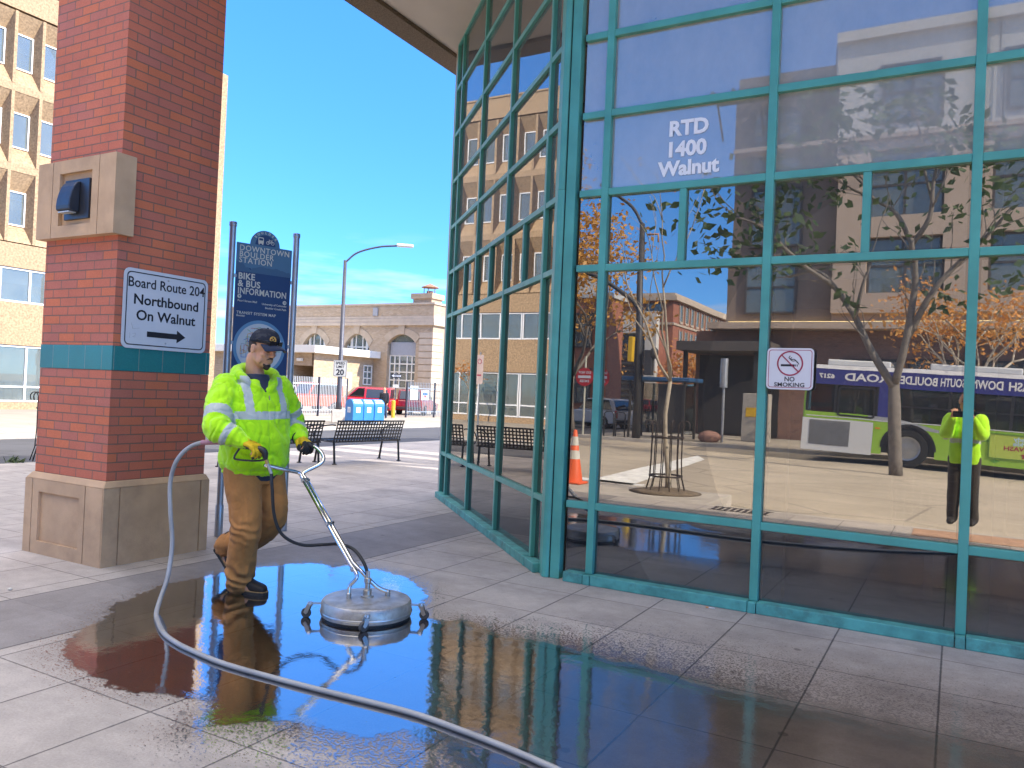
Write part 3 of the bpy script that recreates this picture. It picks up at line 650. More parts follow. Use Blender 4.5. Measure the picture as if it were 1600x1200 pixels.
mb.box(XO-.62, XO, Y0, Y1-.9, 6.08, 7.15)
for (a, b), (c, d) in zip(rows, rows[1:]): mb.box(XO-.62, XO, Y0, Y1-.9, b+.80, c-.80)
mb.box(XO-.62, XO-.02, Y0, Y1-.9, 2.62, 4.50); mb.box(XO-.62, XO+.0, Y0, Y1-.9, 2.60, 3.28)
mb.box(XO-.62, XO, Y0, Y1-.9, -.44, .02)
for (a, b) in rows:
    for k in range(NM+1):
        y = yA-mod*8+k*mod+mod*6
        if y > Y1-1.0 or y < Y0: continue
        mb.box(XO-.62, XO+.02, y-.07, y+.07, a-.80, b+.80)
    for k in range(NM):
        y = yA-mod*8+k*mod+mod*6
        if y+mod > Y1-1.0 or y < Y0: continue
        o = [(y+.07, a-.80), (y+mod-.07, a-.80), (y+mod-.07, b+.80), (y+.07, b+.80)]; wy0 = y+.215; wy1 = wy0+.80
        i_ = [(wy0, a), (wy1, a), (wy1, b), (wy0, b)]
        mb.add([(XO-.02, p, q) for p, q in o]+[(XO-.50, p, q) for p, q in i_], [(j, (j+1) % 4, 4+(j+1) % 4, 4+j) for j in range(4)])
mb.build('wall', AGG, ob)
random.seed(5)
def office_window(y0, y1, z0, z1, x, fr=.05, bars=(), hb=(), blind=None):
    w = MB().box(x-.03, x-.02, y0+fr*.5, y1-fr*.5, z0+fr*.5, z1-fr*.5).build('window', OGL, ob)
    mb = MB(); mb.box(x-.05, x+.03, y0, y0+fr, z0, z1); mb.box(x-.05, x+.03, y1-fr, y1, z0, z1); mb.box(x-.049, x+.029, y0+fr, y1-fr, z0, z0+fr); mb.box(x-.049, x+.029, y0+fr, y1-fr, z1-fr, z1)
    for b in bars: mb.box(x-.048, x+.028, b-fr*.6, b+fr*.6, z0+fr, z1-fr)
    for h in hb: mb.box(x-.046, x+.024, y0+fr, y1-fr, h-fr*.5, h+fr*.5)
    mb.build('frame', WFR, w)
    if blind: MB().box(x-.09, x-.08, y0+.04, y1-.04, z1-(z1-z0)*blind, z1-.02).build('blind', BLIND, w)
for r_, (a, b) in enumerate(rows):
    for k in range(NM):
        y = yA-mod*8+k*mod+mod*6
        if y+mod > Y1-1.0 or y < Y0 or y+mod < 13: continue
        office_window(y+.215, y+1.015, a, b, XO-.46, .06, blind=random.choice((.25, .95, .5, .95, 1.0)) if random.random() < .75 else None)
nb = 5; yy = [Y0+.1+i*(Y1-1.1-Y0)/nb for i in range(nb+1)]
for a, b in zip(yy, yy[1:]):
    bars = [a+(b-a)*t/4 for t in (1, 2, 3)]
    office_window(a+.02, b-.02, 4.52, 6.06, XO-.10, .075, bars, blind=.45)
    office_window(a+.02, b-.02, .04, 2.58, XO-.10, .075, bars, (.72,), blind=.95)
MB().box(XO-1.4, XO-1.2, Y0, Y1-1, 0, 6.0).build('room_back', mat('office_interior', (.16, .15, .15), .9), ob)
# ------------------------------------------------------------------ post office
BUFF = brick_mat('buff_brick', (.47, .345, .225), (.42, .30, .19), (.52, .39, .27), (.42, .33, .24), bw=.25, bh=.085, mort=.012)
LIME = mat('limestone_trim', (.50, .40, .30), .85, var=.1, scale=2, bump=.2); CREAMT = mat('cream_trim', (.66, .60, .48), .7); WHT = mat('white_fascia', (.78, .75, .68), .6, var=.04)
DARKIN = mat('dark_opening', (.02, .018, .016), .9); GREYB = mat('grey_boarding', (.34, .34, .35), .7, var=.06)
po = thing('post_office_building', 'buff brick post office building with arched windows and a roof vent', 'building', (-48, 58, -.3))
YP, XR = 54.0, -38.05
mb = MB(); segs = [(-52.55,-49.65,4.0,4.9,6.06),(-47.55,-44.72,4.0,4.9,6.03),(-42.72,-39.75,1.4,5.25,6.0)]
xs = -62.0
for x0, x1, zs, zr, zt in segs:
    mb.box(xs, x0, YP, YP+.6, -.44, 8.5); mb.box(x0, x1, YP, YP+.6, -.44, zs)
    n = 12; pts = [(x0+(x1-x0)*i/n, zr+(zt-zr)*math.sin(math.pi*i/n)**.75) for i in range(n+1)]
    mb.prism([(x0, 8.5)]+pts+[(x1, 8.5)], (0, YP+.6, 0), X3, Z3, .6, 0); xs = x1
mb.box(xs, XR, YP, YP+.6, -.44, 8.5); mb.box(-62, XR-.001, YP+.601, YP+24, -.44, 8.49)
mb.build('wall', BUFF, po)
mb = MB(); mb.box(-62, XR+.25, YP-.25, YP+24, 6.75, 7.0); mb.box(-62, XR+.16, YP-.16, YP+24, 7.001, 7.30); mb.box(-62, XR+.12, YP-.10, YP+24.1, 8.501, 8.66); mb.box(-62, XR+.06, YP-.06, YP+24.05, 7.301, 7.55)
mb.build('cornice', LIME, po)
mb = MB()
for k in range(11): mb.box(XR-1.35, XR+.05, YP-.05, YP+1.4, .2+k*.55, .2+k*.55+.46)
mb.build('quoins', LIME, po, bevel=.03)
mb = MB()
for x0, x1, zs, zr, zt in segs:
    n = 12; c = [(x0+(x1-x0)*i/n, zr+(zt-zr)*math.sin(math.pi*i/n)**.75) for i in range(n+1)]; m_ = (x0+x1)/2
    o_ = [(m_+(x-m_)*1.28, z+.55) for x, z in c]; mb.prism(list(reversed(o_))+c, (0, YP, 0), X3, Z3, .06, 0)
    mb.prism([(m_-.28, zt), (m_+.28, zt), (m_+.36, zt+.85), (m_-.36, zt+.85)], (0, YP, 0), X3, Z3, .14, 0)
mb.build('arch_trim', mat('buff_arch_stone', (.47, .36, .25), .85, var=.1, scale=2), po)
for x0, x1, zs, zr, zt in segs:
    w = MB().box(x0, x1, YP+.42, YP+.44, zs, zt).build('window', OGL, po); mb = MB(); lim = 4.2 if zs < 2 else zs
    for t in (0, .18, .36, .64, .82, 1):
        x = x0+.06+(x1-x0-.12)*t; wd = .12 if t in (.18, .82) and zs > 2 else .05; mb.box(x-wd, x+wd, YP+.34, YP+.415, zs, zt if zs > 2 else lim)
    for z in ([zs+.05, 4.9] if zs > 2 else [1.45, 2.1, 2.8, 3.5, 4.2]): mb.box(x0, x1, YP+.35, YP+.412, z-.05, z+.05)
    mb.build('frame', WHT, w)
    if zs < 2: MB().box(x0+.1, x1-.02, YP+.30, YP+.335, 4.24, 5.35).build('boarding', GREYB, w)
mb = MB(); mb.box(-40.3, XR-.35, YP+.1, YP+1.6, 8.5, 9.0); mb.box(-40.45, XR-.2, YP-.05, YP+1.75, 9.001, 9.45); mb.build('chimney', BUFF, po)
mb = MB(); mb.lathe([(.75, .28), (.70, .34), (.05, .62)], (-39.1, YP+.8, 9.72), n=16); mb.lathe([(.28, 0), (.28, .26)], (-39.1, YP+.8, 9.452), n=12)
for a in range(5): mb.bar((-39.1+.5*math.cos(a*1.257), YP+.8+.5*math.sin(a*1.257), 9.46), (-39.1+.5*math.cos(a*1.257), YP+.8+.5*math.sin(a*1.257), 10.02), .05, .05)
mb.build('roof_vent', mat('rusted_vent', (.30, .16, .10), .8, var=.2), po)
MB().box(-44.4, -43.9, YP-.12, YP-.02, 7.6, 8.3).build('wall_box', GREYB, po)
# annex with its white canopy
XA, YA = -44.2, 46.75
mb = MB(); mb.box(-60, -46.55, YA, YP-.01, -.44, 4.2); mb.box(-46.551, XA, YA+.02, YP-.01, -.44, .1) if False else None
mb.box(-46.549, XA-.25, YA+.01, YP-.011, 2.9, 4.2); mb.box(-44.0-.24, XA, YA, YP-.011, -.44, 4.199); mb.build('annex_wall', BUFF, po)
MB().box(-46.548, -44.3, YA+2.5, YA+2.6, -.44, 2.9).build('garage_opening', DARKIN, po)
MB().box(-61, -43.4, YA-.8, YP-.02, 3.9, 4.48).build('canopy', WHT, po, bevel=.02)
w = MB().box(XA+.005, XA+.03, 52.75, 53.75, 1.65, 3.2).build('window', OGL, po); mb = MB()
for y in (52.7, 53.2, 53.75): mb.box(XA+.031, XA+.08, y-.05, y+.05, 1.6, 3.25)
for z in (1.62, 2.15, 2.7, 3.22): mb.box(XA+.032, XA+.078, 52.7, 53.8, z-.045, z+.045)
mb.build('frame', WHT, w); MB().box(XA+.002, XA+.06, 50.5, 51.3, -.2, 2.6).build('door', mat('buff_door', (.55, .42, .30), .6), po, bevel=.01)
MB().obox((-45.6, YA-.12, 3.35), X3, Z3, .28, .12, .10).build('flood_lamp', WHT, po, bevel=.03)
mb = MB()
for z in (.55, .95): mb.tube([(XA+1.4, 48.4, z), (XA+1.4, 53.5, z)], .03, 6)
for k in range(5): mb.tube([(XA+1.4, 48.4+k*1.27, -.3), (XA+1.4, 48.4+k*1.27, .96)], .03, 6)
mb.build('ramp_railing', mat('rusty_rail', (.40, .20, .13), .6), po)
# ------------------------------------------------------------------ fences, lamp post, signs, letter boxes
def fence(name, label, p, q, posts, m, mp):
    p = V(p); q = V(q); t = thing(name, label, 'fence', p); d = (q-p); n = int(d.length/.145); mb = MB()
    for i in range(n+1):
        c = p+d*i/n; mb.bar(c+Z3*.08, c+Z3*2.12, .026, .026, d)
    for z in (.35, 1.75): mb.bar(p+Z3*z, q+Z3*z, .03, .05)
    mb.build('picket_panel', m, t)
    for f in posts: c = p+d*f; MB().bar(c, c+Z3*2.15, .09, .09, d).build('post', mp, t, bevel=.01)
FWH = mat('white_picket_metal', (.62, .63, .62), .5, .2, var=.05); FDK = mat('dark_post_metal', (.03, .03, .045), .5, .3); FGR = mat('silver_picket_metal', (.30, .33, .36), .5, .4)
fence('picket_fence', 'white steel picket fence in front of the orange off roader', (-29.7, 28.0, -.3), (-30.6, 35.2, -.3), (.0, .62, .99), FWH, FDK)
fence('picket_fence', 'silver steel picket fence with dark posts right of the one way sign', (-28.4, 37.9, -.3), (-27.7, 46.5, -.3), (.0, .30, .55, .8), FGR, FDK)
t = tag(MB().box(-28.42, -28.38, 38.25, 39.0, .75, 1.6).build('fence_notice', mat('white_notice', (.75, .76, .75), .5)), 'white notice board tied to the silver fence beside its first post', 'notice')
t = thing('notice_sign', 'small white notice with a blue and red mark on the silver fence', 'notice', (-28.36, 39.6, .9))
MB().box(-28.34, -28.32, 39.25, 40.1, .75, 1.35).build('board', mat('white_notice', (.75,.76,.75), .5), t); MB().box(-28.319, -28.315, 39.4, 39.95, 1.05, 1.2).build('blue_mark', mat('notice_blue', (.06,.2,.5), .5), t); MB().box(-28.319, -28.315, 39.6, 39.8, .92, 1.02).build('red_mark', mat('notice_red', (.6,.05,.04), .5), t)
LB = V((-25.03, 28.22, -.3))
GREYP = mat('grey_lamp_pole', (.085, .085, .10), .5, .4, var=.1); CONB = mat('concrete_plinth', (.55, .50, .44), .85, bump=.2)
lp = thing('street_lamp', 'tall grey street lamp with a curved arm on a concrete plinth', 'lamp', LB)
MB().lathe([(.42, 0), (.42, .55), (.36, .60)], LB, n=4).build('plinth', CONB, lp, bevel=.02)
MB().tube([LB+Z3*.6, LB+Z3*1.0, LB+Z3*7.55], [.16, .12, .075], 12).build('pole', GREYP, lp, smooth=True)
ad = V((.78, .62, 0)).normalized(); P = smooth_path([LB+Z3*7.45, LB+ad*.55+Z3*7.95, LB+ad*1.5+Z3*8.28, LB+ad*2.35+Z3*8.40], 6)
MB().tube(P, .045, 8).build('arm', GREYP, lp, smooth=True)
MB().obox(LB+ad*2.72+Z3*8.43, ad, ad.cross(Z3), .40, .15, .07).build('lamp_head', WHT, lp, bevel=.06, seg=3)
camdir = V((.62, -.78, 0)).normalized(); sx = Z3.cross(camdir)*1
sx = V((.78, .62, 0)).normalized()
sp = thing('speed_limit_sign', 'white speed limit 20 sign on the street lamp pole', 'sign', LB+Z3*2.55)
O = LB+camdir*.13+Z3*2.50
MB().prism(rrect(.62, .76, .05), O, sx, Z3, .01, -.005).build('panel', mat('sign_aged_white', (.52, .50, .45), .55), sp); ring_mb(rrect(.57, .71, .04), rrect(.54, .68, .035), O, sx, Z3, .003, .005).build('border', INK, sp)
for w_, sz, z, bo_ in (('SPEED', .155, .24, .004), ('LIMIT', .155, .08, .004), ('20', .36, -.18, .012)): text_mb(w_, sz, O+Z3*z, sx, Z3, .003, .007, bold=bo_).build('lettering', INK, sp)
ow = thing('one_way_sign', 'black one way sign with a left arrow on a thin pole', 'sign', (-28.69, 37.2, -.3))
O = V((-28.69, 37.2, -.3))+camdir*.05+Z3*2.43; MB().tube([V((-28.69, 37.2, -.3)), V((-28.69, 37.2, 2.35))], .03, 8).build('pole', GREYP, ow)
MB().prism(rrect(.60, .22, .03), O, sx, Z3, .01, -.005).build('panel', INK, ow)
MB().prism([(-.27,0),(-.15,.085),(-.15,.05),(.27,.05),(.27,-.05),(-.15,-.05),(-.15,-.085)], O, sx, Z3, .004, .006).build('arrow', SIGNW, ow)
mb = MB(); text_mb('ONE WAY', .075, O+sx*.05, sx, Z3, .003, .012, bold=.002, mb=mb).build('lettering', INK, ow)
MB().prism(rrect(.36, .20, .02), O-Z3*.60, sx, Z3, .01, -.005).build('lower_plate', mat('sign_aged_white', (.5,.5,.45), .5), ow)
YEL = mat('safety_yellow', (.62, .38, .02), .55, var=.1)
tag(MB().lathe([(.11, 0), (.11, .95), (.08, 1.0)], (-28.3, 36.55, -.3), n=14).build('bollard', YEL, smooth=False), 'yellow bollard beside the one way sign pole', 'bollard')
BLUE = mat('postal_blue', (.03, .19, .48), .42, var=.07, scale=1.5); BLUED = mat('postal_slot_grey', (.40, .46, .54), .4); LABW = mat('postal_label', (.75, .75, .74), .5)
mp = thing('mailbox', 'blue collection mailbox nearest the street lamp plinth', 'mailbox', (0,0,0), 0, 'blue mailboxes by the kerb')
pr = [(-.33, .16), (.33, .16), (.33, .95)]+[(.33*math.cos(R(a)), .95+.30*math.sin(R(a))) for a in range(15, 180, 15)]+[(-.33, .95)]
MB().prism(pr, (0, .31, 0), X3, Z3, .62, 0).build('body', BLUE, mp, bevel=.02)
mb = MB(); MB().obox((.245, 0, 1.13), V((.7,0,-.7)), Y3, .12, .24, .012).build('slot_door', BLUED, mp, bevel=.01)
MB().box(.331, .337, -.12, .12, .60, .86).build('label', LABW, mp); MB().box(-.12, .12, -.318, -.312, .60, .86).build('label', LABW, mp)
for a in (-.25, .25):
    for b in (-.24, .24): MB().box(a-.035, a+.035, b-.035, b+.035, 0, .16).build('leg', BLUED, mp)
mb = MB()
for q in range(3): mb.prism([(-.09+.0*q, -.05+.05*q), (.07, -.05+.05*q), (.09, -.025+.05*q), (-.06, -.025+.05*q)], (.338, 0, .70), Y3, Z3, .003, 0); mb.prism([(-.09, -.05+.05*q), (.07, -.05+.05*q), (.09, -.025+.05*q), (-.06, -.025+.05*q)], (0, -.319, .70), X3, Z3, .003, 0)
mb.build('eagle_mark', BLUE, mp)
mbp = [(-23.25, 27.25), (-23.28, 28.02), (-23.32, 28.82)]
for i, (x, y) in enumerate(mbp):
    o = mp if i == 0 else copy_tree(mp); o.location = (x, y, -.3); o.rotation_euler.z = R(-14); o.scale = (.9, .9, .92)
    if i == 1: o['label'] = 'middle one of the three blue collection mailboxes'
    if i == 2: o['label'] = 'blue collection mailbox nearest the walking pedestrian'
# ------------------------------------------------------------------ parked cars
TYRE = mat('tyre_rubber', (.018, .018, .018), .85); RIM = mat('alloy_rim', (.42, .43, .44), .35, .8); CGL = glass_mat('car_glass', 2.2, (.08, .09, .09), .02); HEADL = mat('headlight_lens', (.75, .77, .78), .15); TAILL = mat('tail_light', (.40, .015, .012), .25)
def car(name, label, cat, loc, heading, paint, L_=4.5, W=1.82, H=1.65, hood=.95, style='suv', group=None):
    t = thing(name, label, cat, (0,0,0), 0, group); hl = L_/2; hw = W/2; g0 = .22
    if style == 'jeep': body = [(-hl, .45), (-hl, 1.05), (hl*.25, 1.05), (hl*.95, 1.0), (hl, .9), (hl, .5), (hl-.15, .42), (-hl+.1, .42)]; roof = [(-hl+.03, 1.05), (-hl+.06, H), (hl*.05, H), (hl*.25, 1.05)]
    else: body = [(-hl+.02, .35), (-hl, .6), (-hl+.06, hood), (hl*.30, hood+.03), (hl*.92, hood-.18), (hl, .62), (hl-.04, .36), (hl-.3, .28), (-hl+.3, .28)]; roof = [(-hl+.10, hood), (-hl+.38, H-.06), (-hl*.35, H), (hl*.02, H-.05), (hl*.34, hood+.02)]
    wx = (hl-.82, -hl+.82); mbb = MB().prism(body, (0, hw, 0), X3, Z3, W, 0); mbb.build('body', paint, t, bevel=.07, seg=3)
    ins = [(x*.985, hood-.02 if z < hood+.2 else z-.09) for x, z in roof]
    MB().prism(roof, (0, hw-.10, 0), X3, Z3, W-.20, 0).build('cabin', paint, t, bevel=.06, seg=3)
    m_ = lambda f: [(x*f+(1-f)*(-.25), (z-1.3)*.80*1.0+1.31) for x, z in roof]
    for sgn in (1, -1):
        q = [(x, max(z, hood+.07 if style != 'jeep' else 1.12)) for x, z in m_(.90)]
        MB().prism(q, (0, sgn*(hw-.095)+.008, 0), X3, Z3, .016, 0).build('side_window', CGL, t)
    f0, f1 = roof[-1], roof[-2]; r0, r1 = roof[0], roof[1]
    def glassq(a, b, s_): a = V((a[0], 0, a[1])); b = V((b[0], 0, b[1])); c = a.lerp(b, .5); d = (b-a).normalized(); MB().obox(c+d.cross(Y3)*s_*.004, d, Y3, (b-a).length*.38, hw-.26, .02).build('windscreen' if s_ > 0 else 'rear_window', CGL, t)
    glassq(f0, f1, 1); glassq(r0, r1, -1)
    for x in wx:
        for sgn in (1, -1):
            w = MB().lathe([(.20, -.12), (.335, -.115), (.355, -.07), (.355, .07), (.335, .115), (.2, .12)], (x, sgn*(hw-.10), .355), Y3, 20).build('wheel', TYRE, t, auto=40)
            MB().lathe([(.05, -.01), (.20, 0), (.21, .03), (.19, .03), (.15, .012), (.03, .02)], (x, sgn*(hw-.10)+sgn*.10, .355), Y3*sgn, 14).build('rim', RIM, w)
    for sgn in (1, -1):
        if style == 'jeep': MB().lathe([(.12, 0), (.11, .03)], (hl, sgn*.55, .80), X3, 14).build('headlight', HEADL, t)
        else: MB().box(hl-.22, hl-.02, sgn*.66-.16, sgn*.66+.16, .66, .80).build('headlight', HEADL, t, bevel=.02)
        MB().box(-hl-.012, -hl+.08, sgn*.78-.07, sgn*.78+.07, .62, 1.0).build('tail_light', TAILL, t, bevel=.01)
    MB().box(hl-.06, hl+.03, -hw+.08, hw-.08, .36, .50).build('bumper', mat('bumper_plastic', (.04,.04,.042), .6), t, bevel=.03); MB().box(-hl-.03, -hl+.06, -hw+.08, hw-.08, .38, .54).build('bumper', MATS['bumper_plastic'], t, bevel=.03)
    MB().box(hl-.03, hl+.005, -.45, .45, .55, .74).build('grille', MATS['bumper_plastic'], t)
    t.location = loc; t.rotation_euler.z = heading; return t
def paint_mat(n, c): return mat(n, c, .25, .0, var=.03, scale=1, Coat_Weight=.6)
car('parked_car', 'white suv parked behind the white picket fence', 'car', (-33.6, 32.4, -.3), R(-60), paint_mat('white_car_paint', (.7, .7, .7)))
car('off_roader', 'orange red boxy off roader behind the white picket fence', 'car', (-34.6, 36.2, -.3), R(-100), paint_mat('orange_car_paint', (.75, .09, .03)), 4.3, 1.85, 1.85, 1.05, 'jeep')
car('parked_car', 'bright red suv facing left behind the mailboxes', 'car', (-35.2, 41.4, -.3), R(-130), paint_mat('red_car_paint', (.55, .015, .03)), H=1.72)
car('parked_car', 'red suv seen from behind with a dark rear window', 'car', (-32.4, 40.7, -.3), R(118), MATS['red_car_paint'], H=1.72)
car('parked_car', 'dark crimson suv behind the walking pedestrian', 'car', (-31.6, 43.4, -.3), R(112), paint_mat('crimson_car_paint', (.22, .012, .02)), H=1.68)
# ------------------------------------------------------------------ benches
BLK = mat('black_powder_coat', (.012, .012, .014), .42, .1, var=.1, spec=.5)
def make_bench(label):
    t = thing('bench', label, 'bench', (0,0,0), 0, 'black perforated metal benches'); L_ = 1.66
    # back: seven rails and a row of uprights, square holes between
    top, bot = V((.10, 0, .775)), V((-.01, 0, .40)); dz = (top-bot); nb = dz.normalized().cross(Y3)
    mb = MB()
    for i in range(7): c = bot+dz*(i/6); w = .030 if i in (0, 6) else .024; mb.obox(c, Y3, dz.normalized(), L_/2, w/2, .004)
    for k in range(25): y = -L_/2+.012+(L_-.024)*k/24; mb.obox(bot+dz*.5+Y3*y+nb*.0006, dz.normalized(), Y3, dz.length/2, .012 if k in (0, 24) else .0135, .0036)
    mb.tube([top-Y3*L_/2, top+Y3*L_/2], .014, 8)
    mb.build('backrest', BLK, t); mb = MB()
    for i in range(7): x = -.06-.44*i/6; mb.obox((x, 0, .425-.012*math.sin(i)), Y3, X3, L_/2, .014, .004)
    for k in range(25): y = -L_/2+.012+(L_-.024)*k/24; mb.obox((-.28, y, .4255), X3, Y3, .23, .0125, .0036)
    mb.tube([(-.50, -L_/2, .41), (-.50, L_/2, .41)], .012, 8); mb.build('seat', BLK, t)
    for sg in (-1, 1):
        y = sg*(L_/2-.03)
        for p, q in (((-.02, y, .43), (.02, y, .012)), ((-.44, y, .43), (-.52, y, .012))):
            lg = MB().tube([p, q], .021, 10).build('leg', BLK, t, auto=40); MB().lathe([(.045, 0), (.045, .012), (.026, .02)], (q[0], q[1], 0), n=12).build('foot', BLK, lg)
    for sg in (-1, 1):
        y = sg*(L_/2+.012)
        P = smooth_path([(.06, y, .70), (-.06, y, .70), (-.30, y, .665), (-.46, y, .60), (-.53, y, .50), (-.48, y, .435), (-.25, y, .405), (0, y, .405)], 5); MB().tube(P, .013, 8).build('armrest', BLK, t, smooth=True)
    return t
b1 = make_bench('black perforated metal bench in full view beyond the worker, in front of the mailboxes'); b2 = copy_tree(b1)
b1.location = (-9.50, 11.56, 0); b1.rotation_euler.z = R(-7.4); b2.location = (-9.80, 9.66, 0); b2.rotation_euler.z = R(-8.5)
b2['label'] = 'black perforated metal bench half hidden behind the worker in the lime jacket'
# ------------------------------------------------------------------ trees
BARK = mat('grey_bark', (.17, .145, .12), .9, var=.25, scale=9, bump=.8, bscale=30); BARKY = mat('pale_young_bark', (.42, .36, .28), .85, var=.2, scale=12, bump=.4)
def leaf_mat(n, c, c2):
    s = NT(n); o = s.n('ObjectInfo').outputs['Random']; p = s.pos(); w = s.n('TexWhiteNoise'); vm = s.n('VectorMath', operation='SNAP'); s.l(p, vm.inputs[0]); vm.inputs[1].default_value = (.22, .22, .22); s.l(vm.outputs[0], w.inputs['Vector'])
    cc = s.mix(w.outputs[0], c, c2); d = s.n('BsdfTranslucent'); s.l(cc, d.inputs[0]); m = s.n('MixShader'); m.inputs[0].default_value = .3
    s.l(s.pbr(cc, .5), m.inputs[1]); s.l(d.outputs[0], m.inputs[2]); return s.done(m.outputs[0])
LGREEN = leaf_mat('dark_green_leaf', (.035, .07, .025), (.07, .12, .035)); LGOLD = leaf_mat('golden_leaf', (.50, .22, .03), (.62, .34, .06)); LORNG = leaf_mat('orange_leaf', (.55, .20, .03), (.60, .32, .08))
def leaves(mb, c, r, n, size, flat=1.0):
    for _ in range(n):
        p = V(c)+V((random.gauss(0, r), random.gauss(0, r), random.gauss(0, r*flat)*.8)); a = V((random.uniform(-1,1), random.uniform(-1,1), random.uniform(-.9,.5))).normalized(); b = a.cross(V((random.uniform(-1,1), random.uniform(-1,1), random.uniform(-1,1)))).normalized()
        s_ = size*random.uniform(.6, 1.15); w = s_*.26
        mb.add([p, p+a*s_*.45+b*w, p+a*s_, p+a*s_*.45-b*w], [(0,1,2,3)])
def branch(mb, p, d, l, r, depth, tips, spread=.6, kids=3, up_=.15):
    pts = [V(p)]; dd = V(d).normalized(); n = 4
    for i in range(n):
        dd = (dd+V((random.gauss(0, .13), random.gauss(0, .13), random.gauss(0, .10)+up_*.25))).normalized(); pts.append(pts[-1]+dd*l/n)
    mb.tube(pts, [r*(1-.45*i/n) for i in range(n+1)], 6 if depth > 1 else 4)
    if depth <= 0: tips.append((pts[-1], dd)); tips.append((pts[-2], dd)); return
    for k in range(kids):
        q = pts[random.choice((2, 3, 4))] if k else pts[-1]; e = (dd+V((random.uniform(-1,1), random.uniform(-1,1), random.uniform(-.5,.9)))*spread).normalized()
        branch(mb, q, e, l*random.uniform(.55, .8), r*.55, depth-1, tips, spread, kids, up_)
def tree(name, label, loc, h, trunk_h, r, bark, leafm, nleaf, size, depth=3, spread=.65, seed=1, lean=(0,0), group=None, kids=3, leafr=.35):
    random.seed(seed); t = thing(name, label, 'tree', loc, 0, group); base = V(loc); mb = MB(); tips = []
    P = [base+V((lean[0]*f*trunk_h+.05*math.sin(f*5+seed), lean[1]*f*trunk_h, f*trunk_h)) for f in (0, .15, .4, .7, 1)]
    mb.tube(P, [r*1.25, r, r*.9, r*.8, r*.7], 10)
    for k in range(4 if kids > 2 else 2):
        a = k*1.7+seed; branch(mb, P[-1] if k < 2 else P[-2].lerp(P[-1], .6), V((math.cos(a)*.7, math.sin(a)*.7, .8)), (h-trunk_h)*.45, r*.55, depth-1, tips, spread, kids)
    branch(mb, P[-1], V((0, 0, 1)), (h-trunk_h)*.5, r*.6, depth-1, tips, spread, kids)
    mb.build('trunk', bark, t, smooth=True)
    if nleaf:
        lb = MB(); per = max(1, nleaf//max(1, len(tips)))
        for q, d in tips:
            if random.random() < .85: leaves(lb, q, leafr, int(per*random.uniform(.4, 1.7)), size)
        lb.build('crown', leafm, t)
    return t
# the street tree in front of the bus, its limbs set out one by one
def street_tree():
    y0 = -10.4; random.seed(21); t = thing('street_tree', 'street tree with a forked grey trunk and broad dark leaves mirrored in the large panes', 'tree', (-1.24, y0, -.18)); mb = MB(); tips = []
    def limb(pts, r0, r1, dy): 
        P = smooth_path([(x, y0+dy*i/len(pts)+.12*math.sin(i*1.9), z) for i, (x, z) in enumerate(pts)], 4); mb.tube(P, [r0+(r1-r0)*i/(len(P)-1) for i in range(len(P))], 8); return P
    limb([(-1.24,-.18),(-1.31,1.2),(-1.36,2.05)], .16, .125, 0)
    Ls = [limb([(-1.36,1.95),(-1.92,2.89),(-2.36,3.77),(-2.87,4.51),(-3.34,4.94),(-4.05,4.85)], .10, .035, -.8), limb([(-1.33,2.05),(-1.14,2.98),(-1.03,3.92),(-.98,4.69),(-1.04,5.51)], .095, .06, .4),
          limb([(-1.04,5.45),(-.68,6.0),(-.62,6.84),(-.5,7.5)], .07, .03, .5), limb([(-1.04,5.45),(-1.38,6.2),(-1.9,6.64),(-2.5,7.0)], .065, .025, -.5), limb([(-1.1,3.2),(-.69,4.07),(-.24,4.74),(.3,5.3),(.9,6.0)], .085, .03, .7),
          limb([(-2.31,3.65),(-2.12,4.41),(-1.92,5.04)], .06, .025, .6), limb([(-2.87,4.5),(-3.81,5.2),(-4.6,6.0),(-5.3,6.3)], .06, .025, .9), limb([(-1.9,6.6),(-2.8,7.6),(-3.3,8.5)], .04, .015, .3), limb([(-.65,6.5),(-.9,7.6),(-1.1,8.6)], .04, .015, -.3)]
    for P in Ls:
        for i in range(5, len(P), 3):
            d = (P[i]-P[i-3]).normalized()
            for _ in range(2): branch(mb, P[i], (d+V((random.uniform(-1,1), random.uniform(-1,1), random.uniform(-.5,.8)))*.9), random.uniform(.5, 1.1), .018, 1, tips, .7, 2)
    mb.build('trunk', BARK, t, smooth=True); lb = MB()
    spots = [(-6.6,6.6),(-6.2,6.0),(-5.6,6.2),(-5.0,5.86),(-4.6,6.5),(-5.4,5.3),(-4.7,7.5),(-4.2,6.9),(-3.9,7.7),(-3.6,8.3),(-2.6,8.4),(-1.9,8.7),(-1.25,8.3),(-3.1,9.0),(-.9,8.9),(.3,8.1),(.64,7.6),(.94,6.3),(1.4,7.0),(-4.4,5.3),(-3.9,5.9),(-3.2,7.3),(-2.2,7.7),(-.2,7.6),(1.2,5.6)]
    for x, z in spots: leaves(lb, (x, y0+random.uniform(-1, 1), z), .46, 34, .36)
    for q, d in tips:
        if q.z > 5.0 and random.random() < .45: leaves(lb, q, .2, 5, .25)
    for x, z in ((-2.4,4.1),(-.28,4.06),(.76,4.19),(1.0,4.6)): leaves(lb, (x, y0+.3, z), .24, 16, .34)
    lb.build('crown', LGREEN, t)
street_tree()
tree('autumn_tree', 'orange leaved autumn tree reaching over the bus roof', (.3, -15.6, -.05), 5.4, 2.0, .10, BARKY, LORNG, 2600, .17, 4, .8, 4, leafr=.32)
tree('autumn_tree', 'golden autumn tree in front of the brown brick block left of the street corner', (-15.2, -21.5, -.2), 9.5, 2.8, .16, BARK, LGOLD, 5200, .30, 4, .8, 8, leafr=.55)
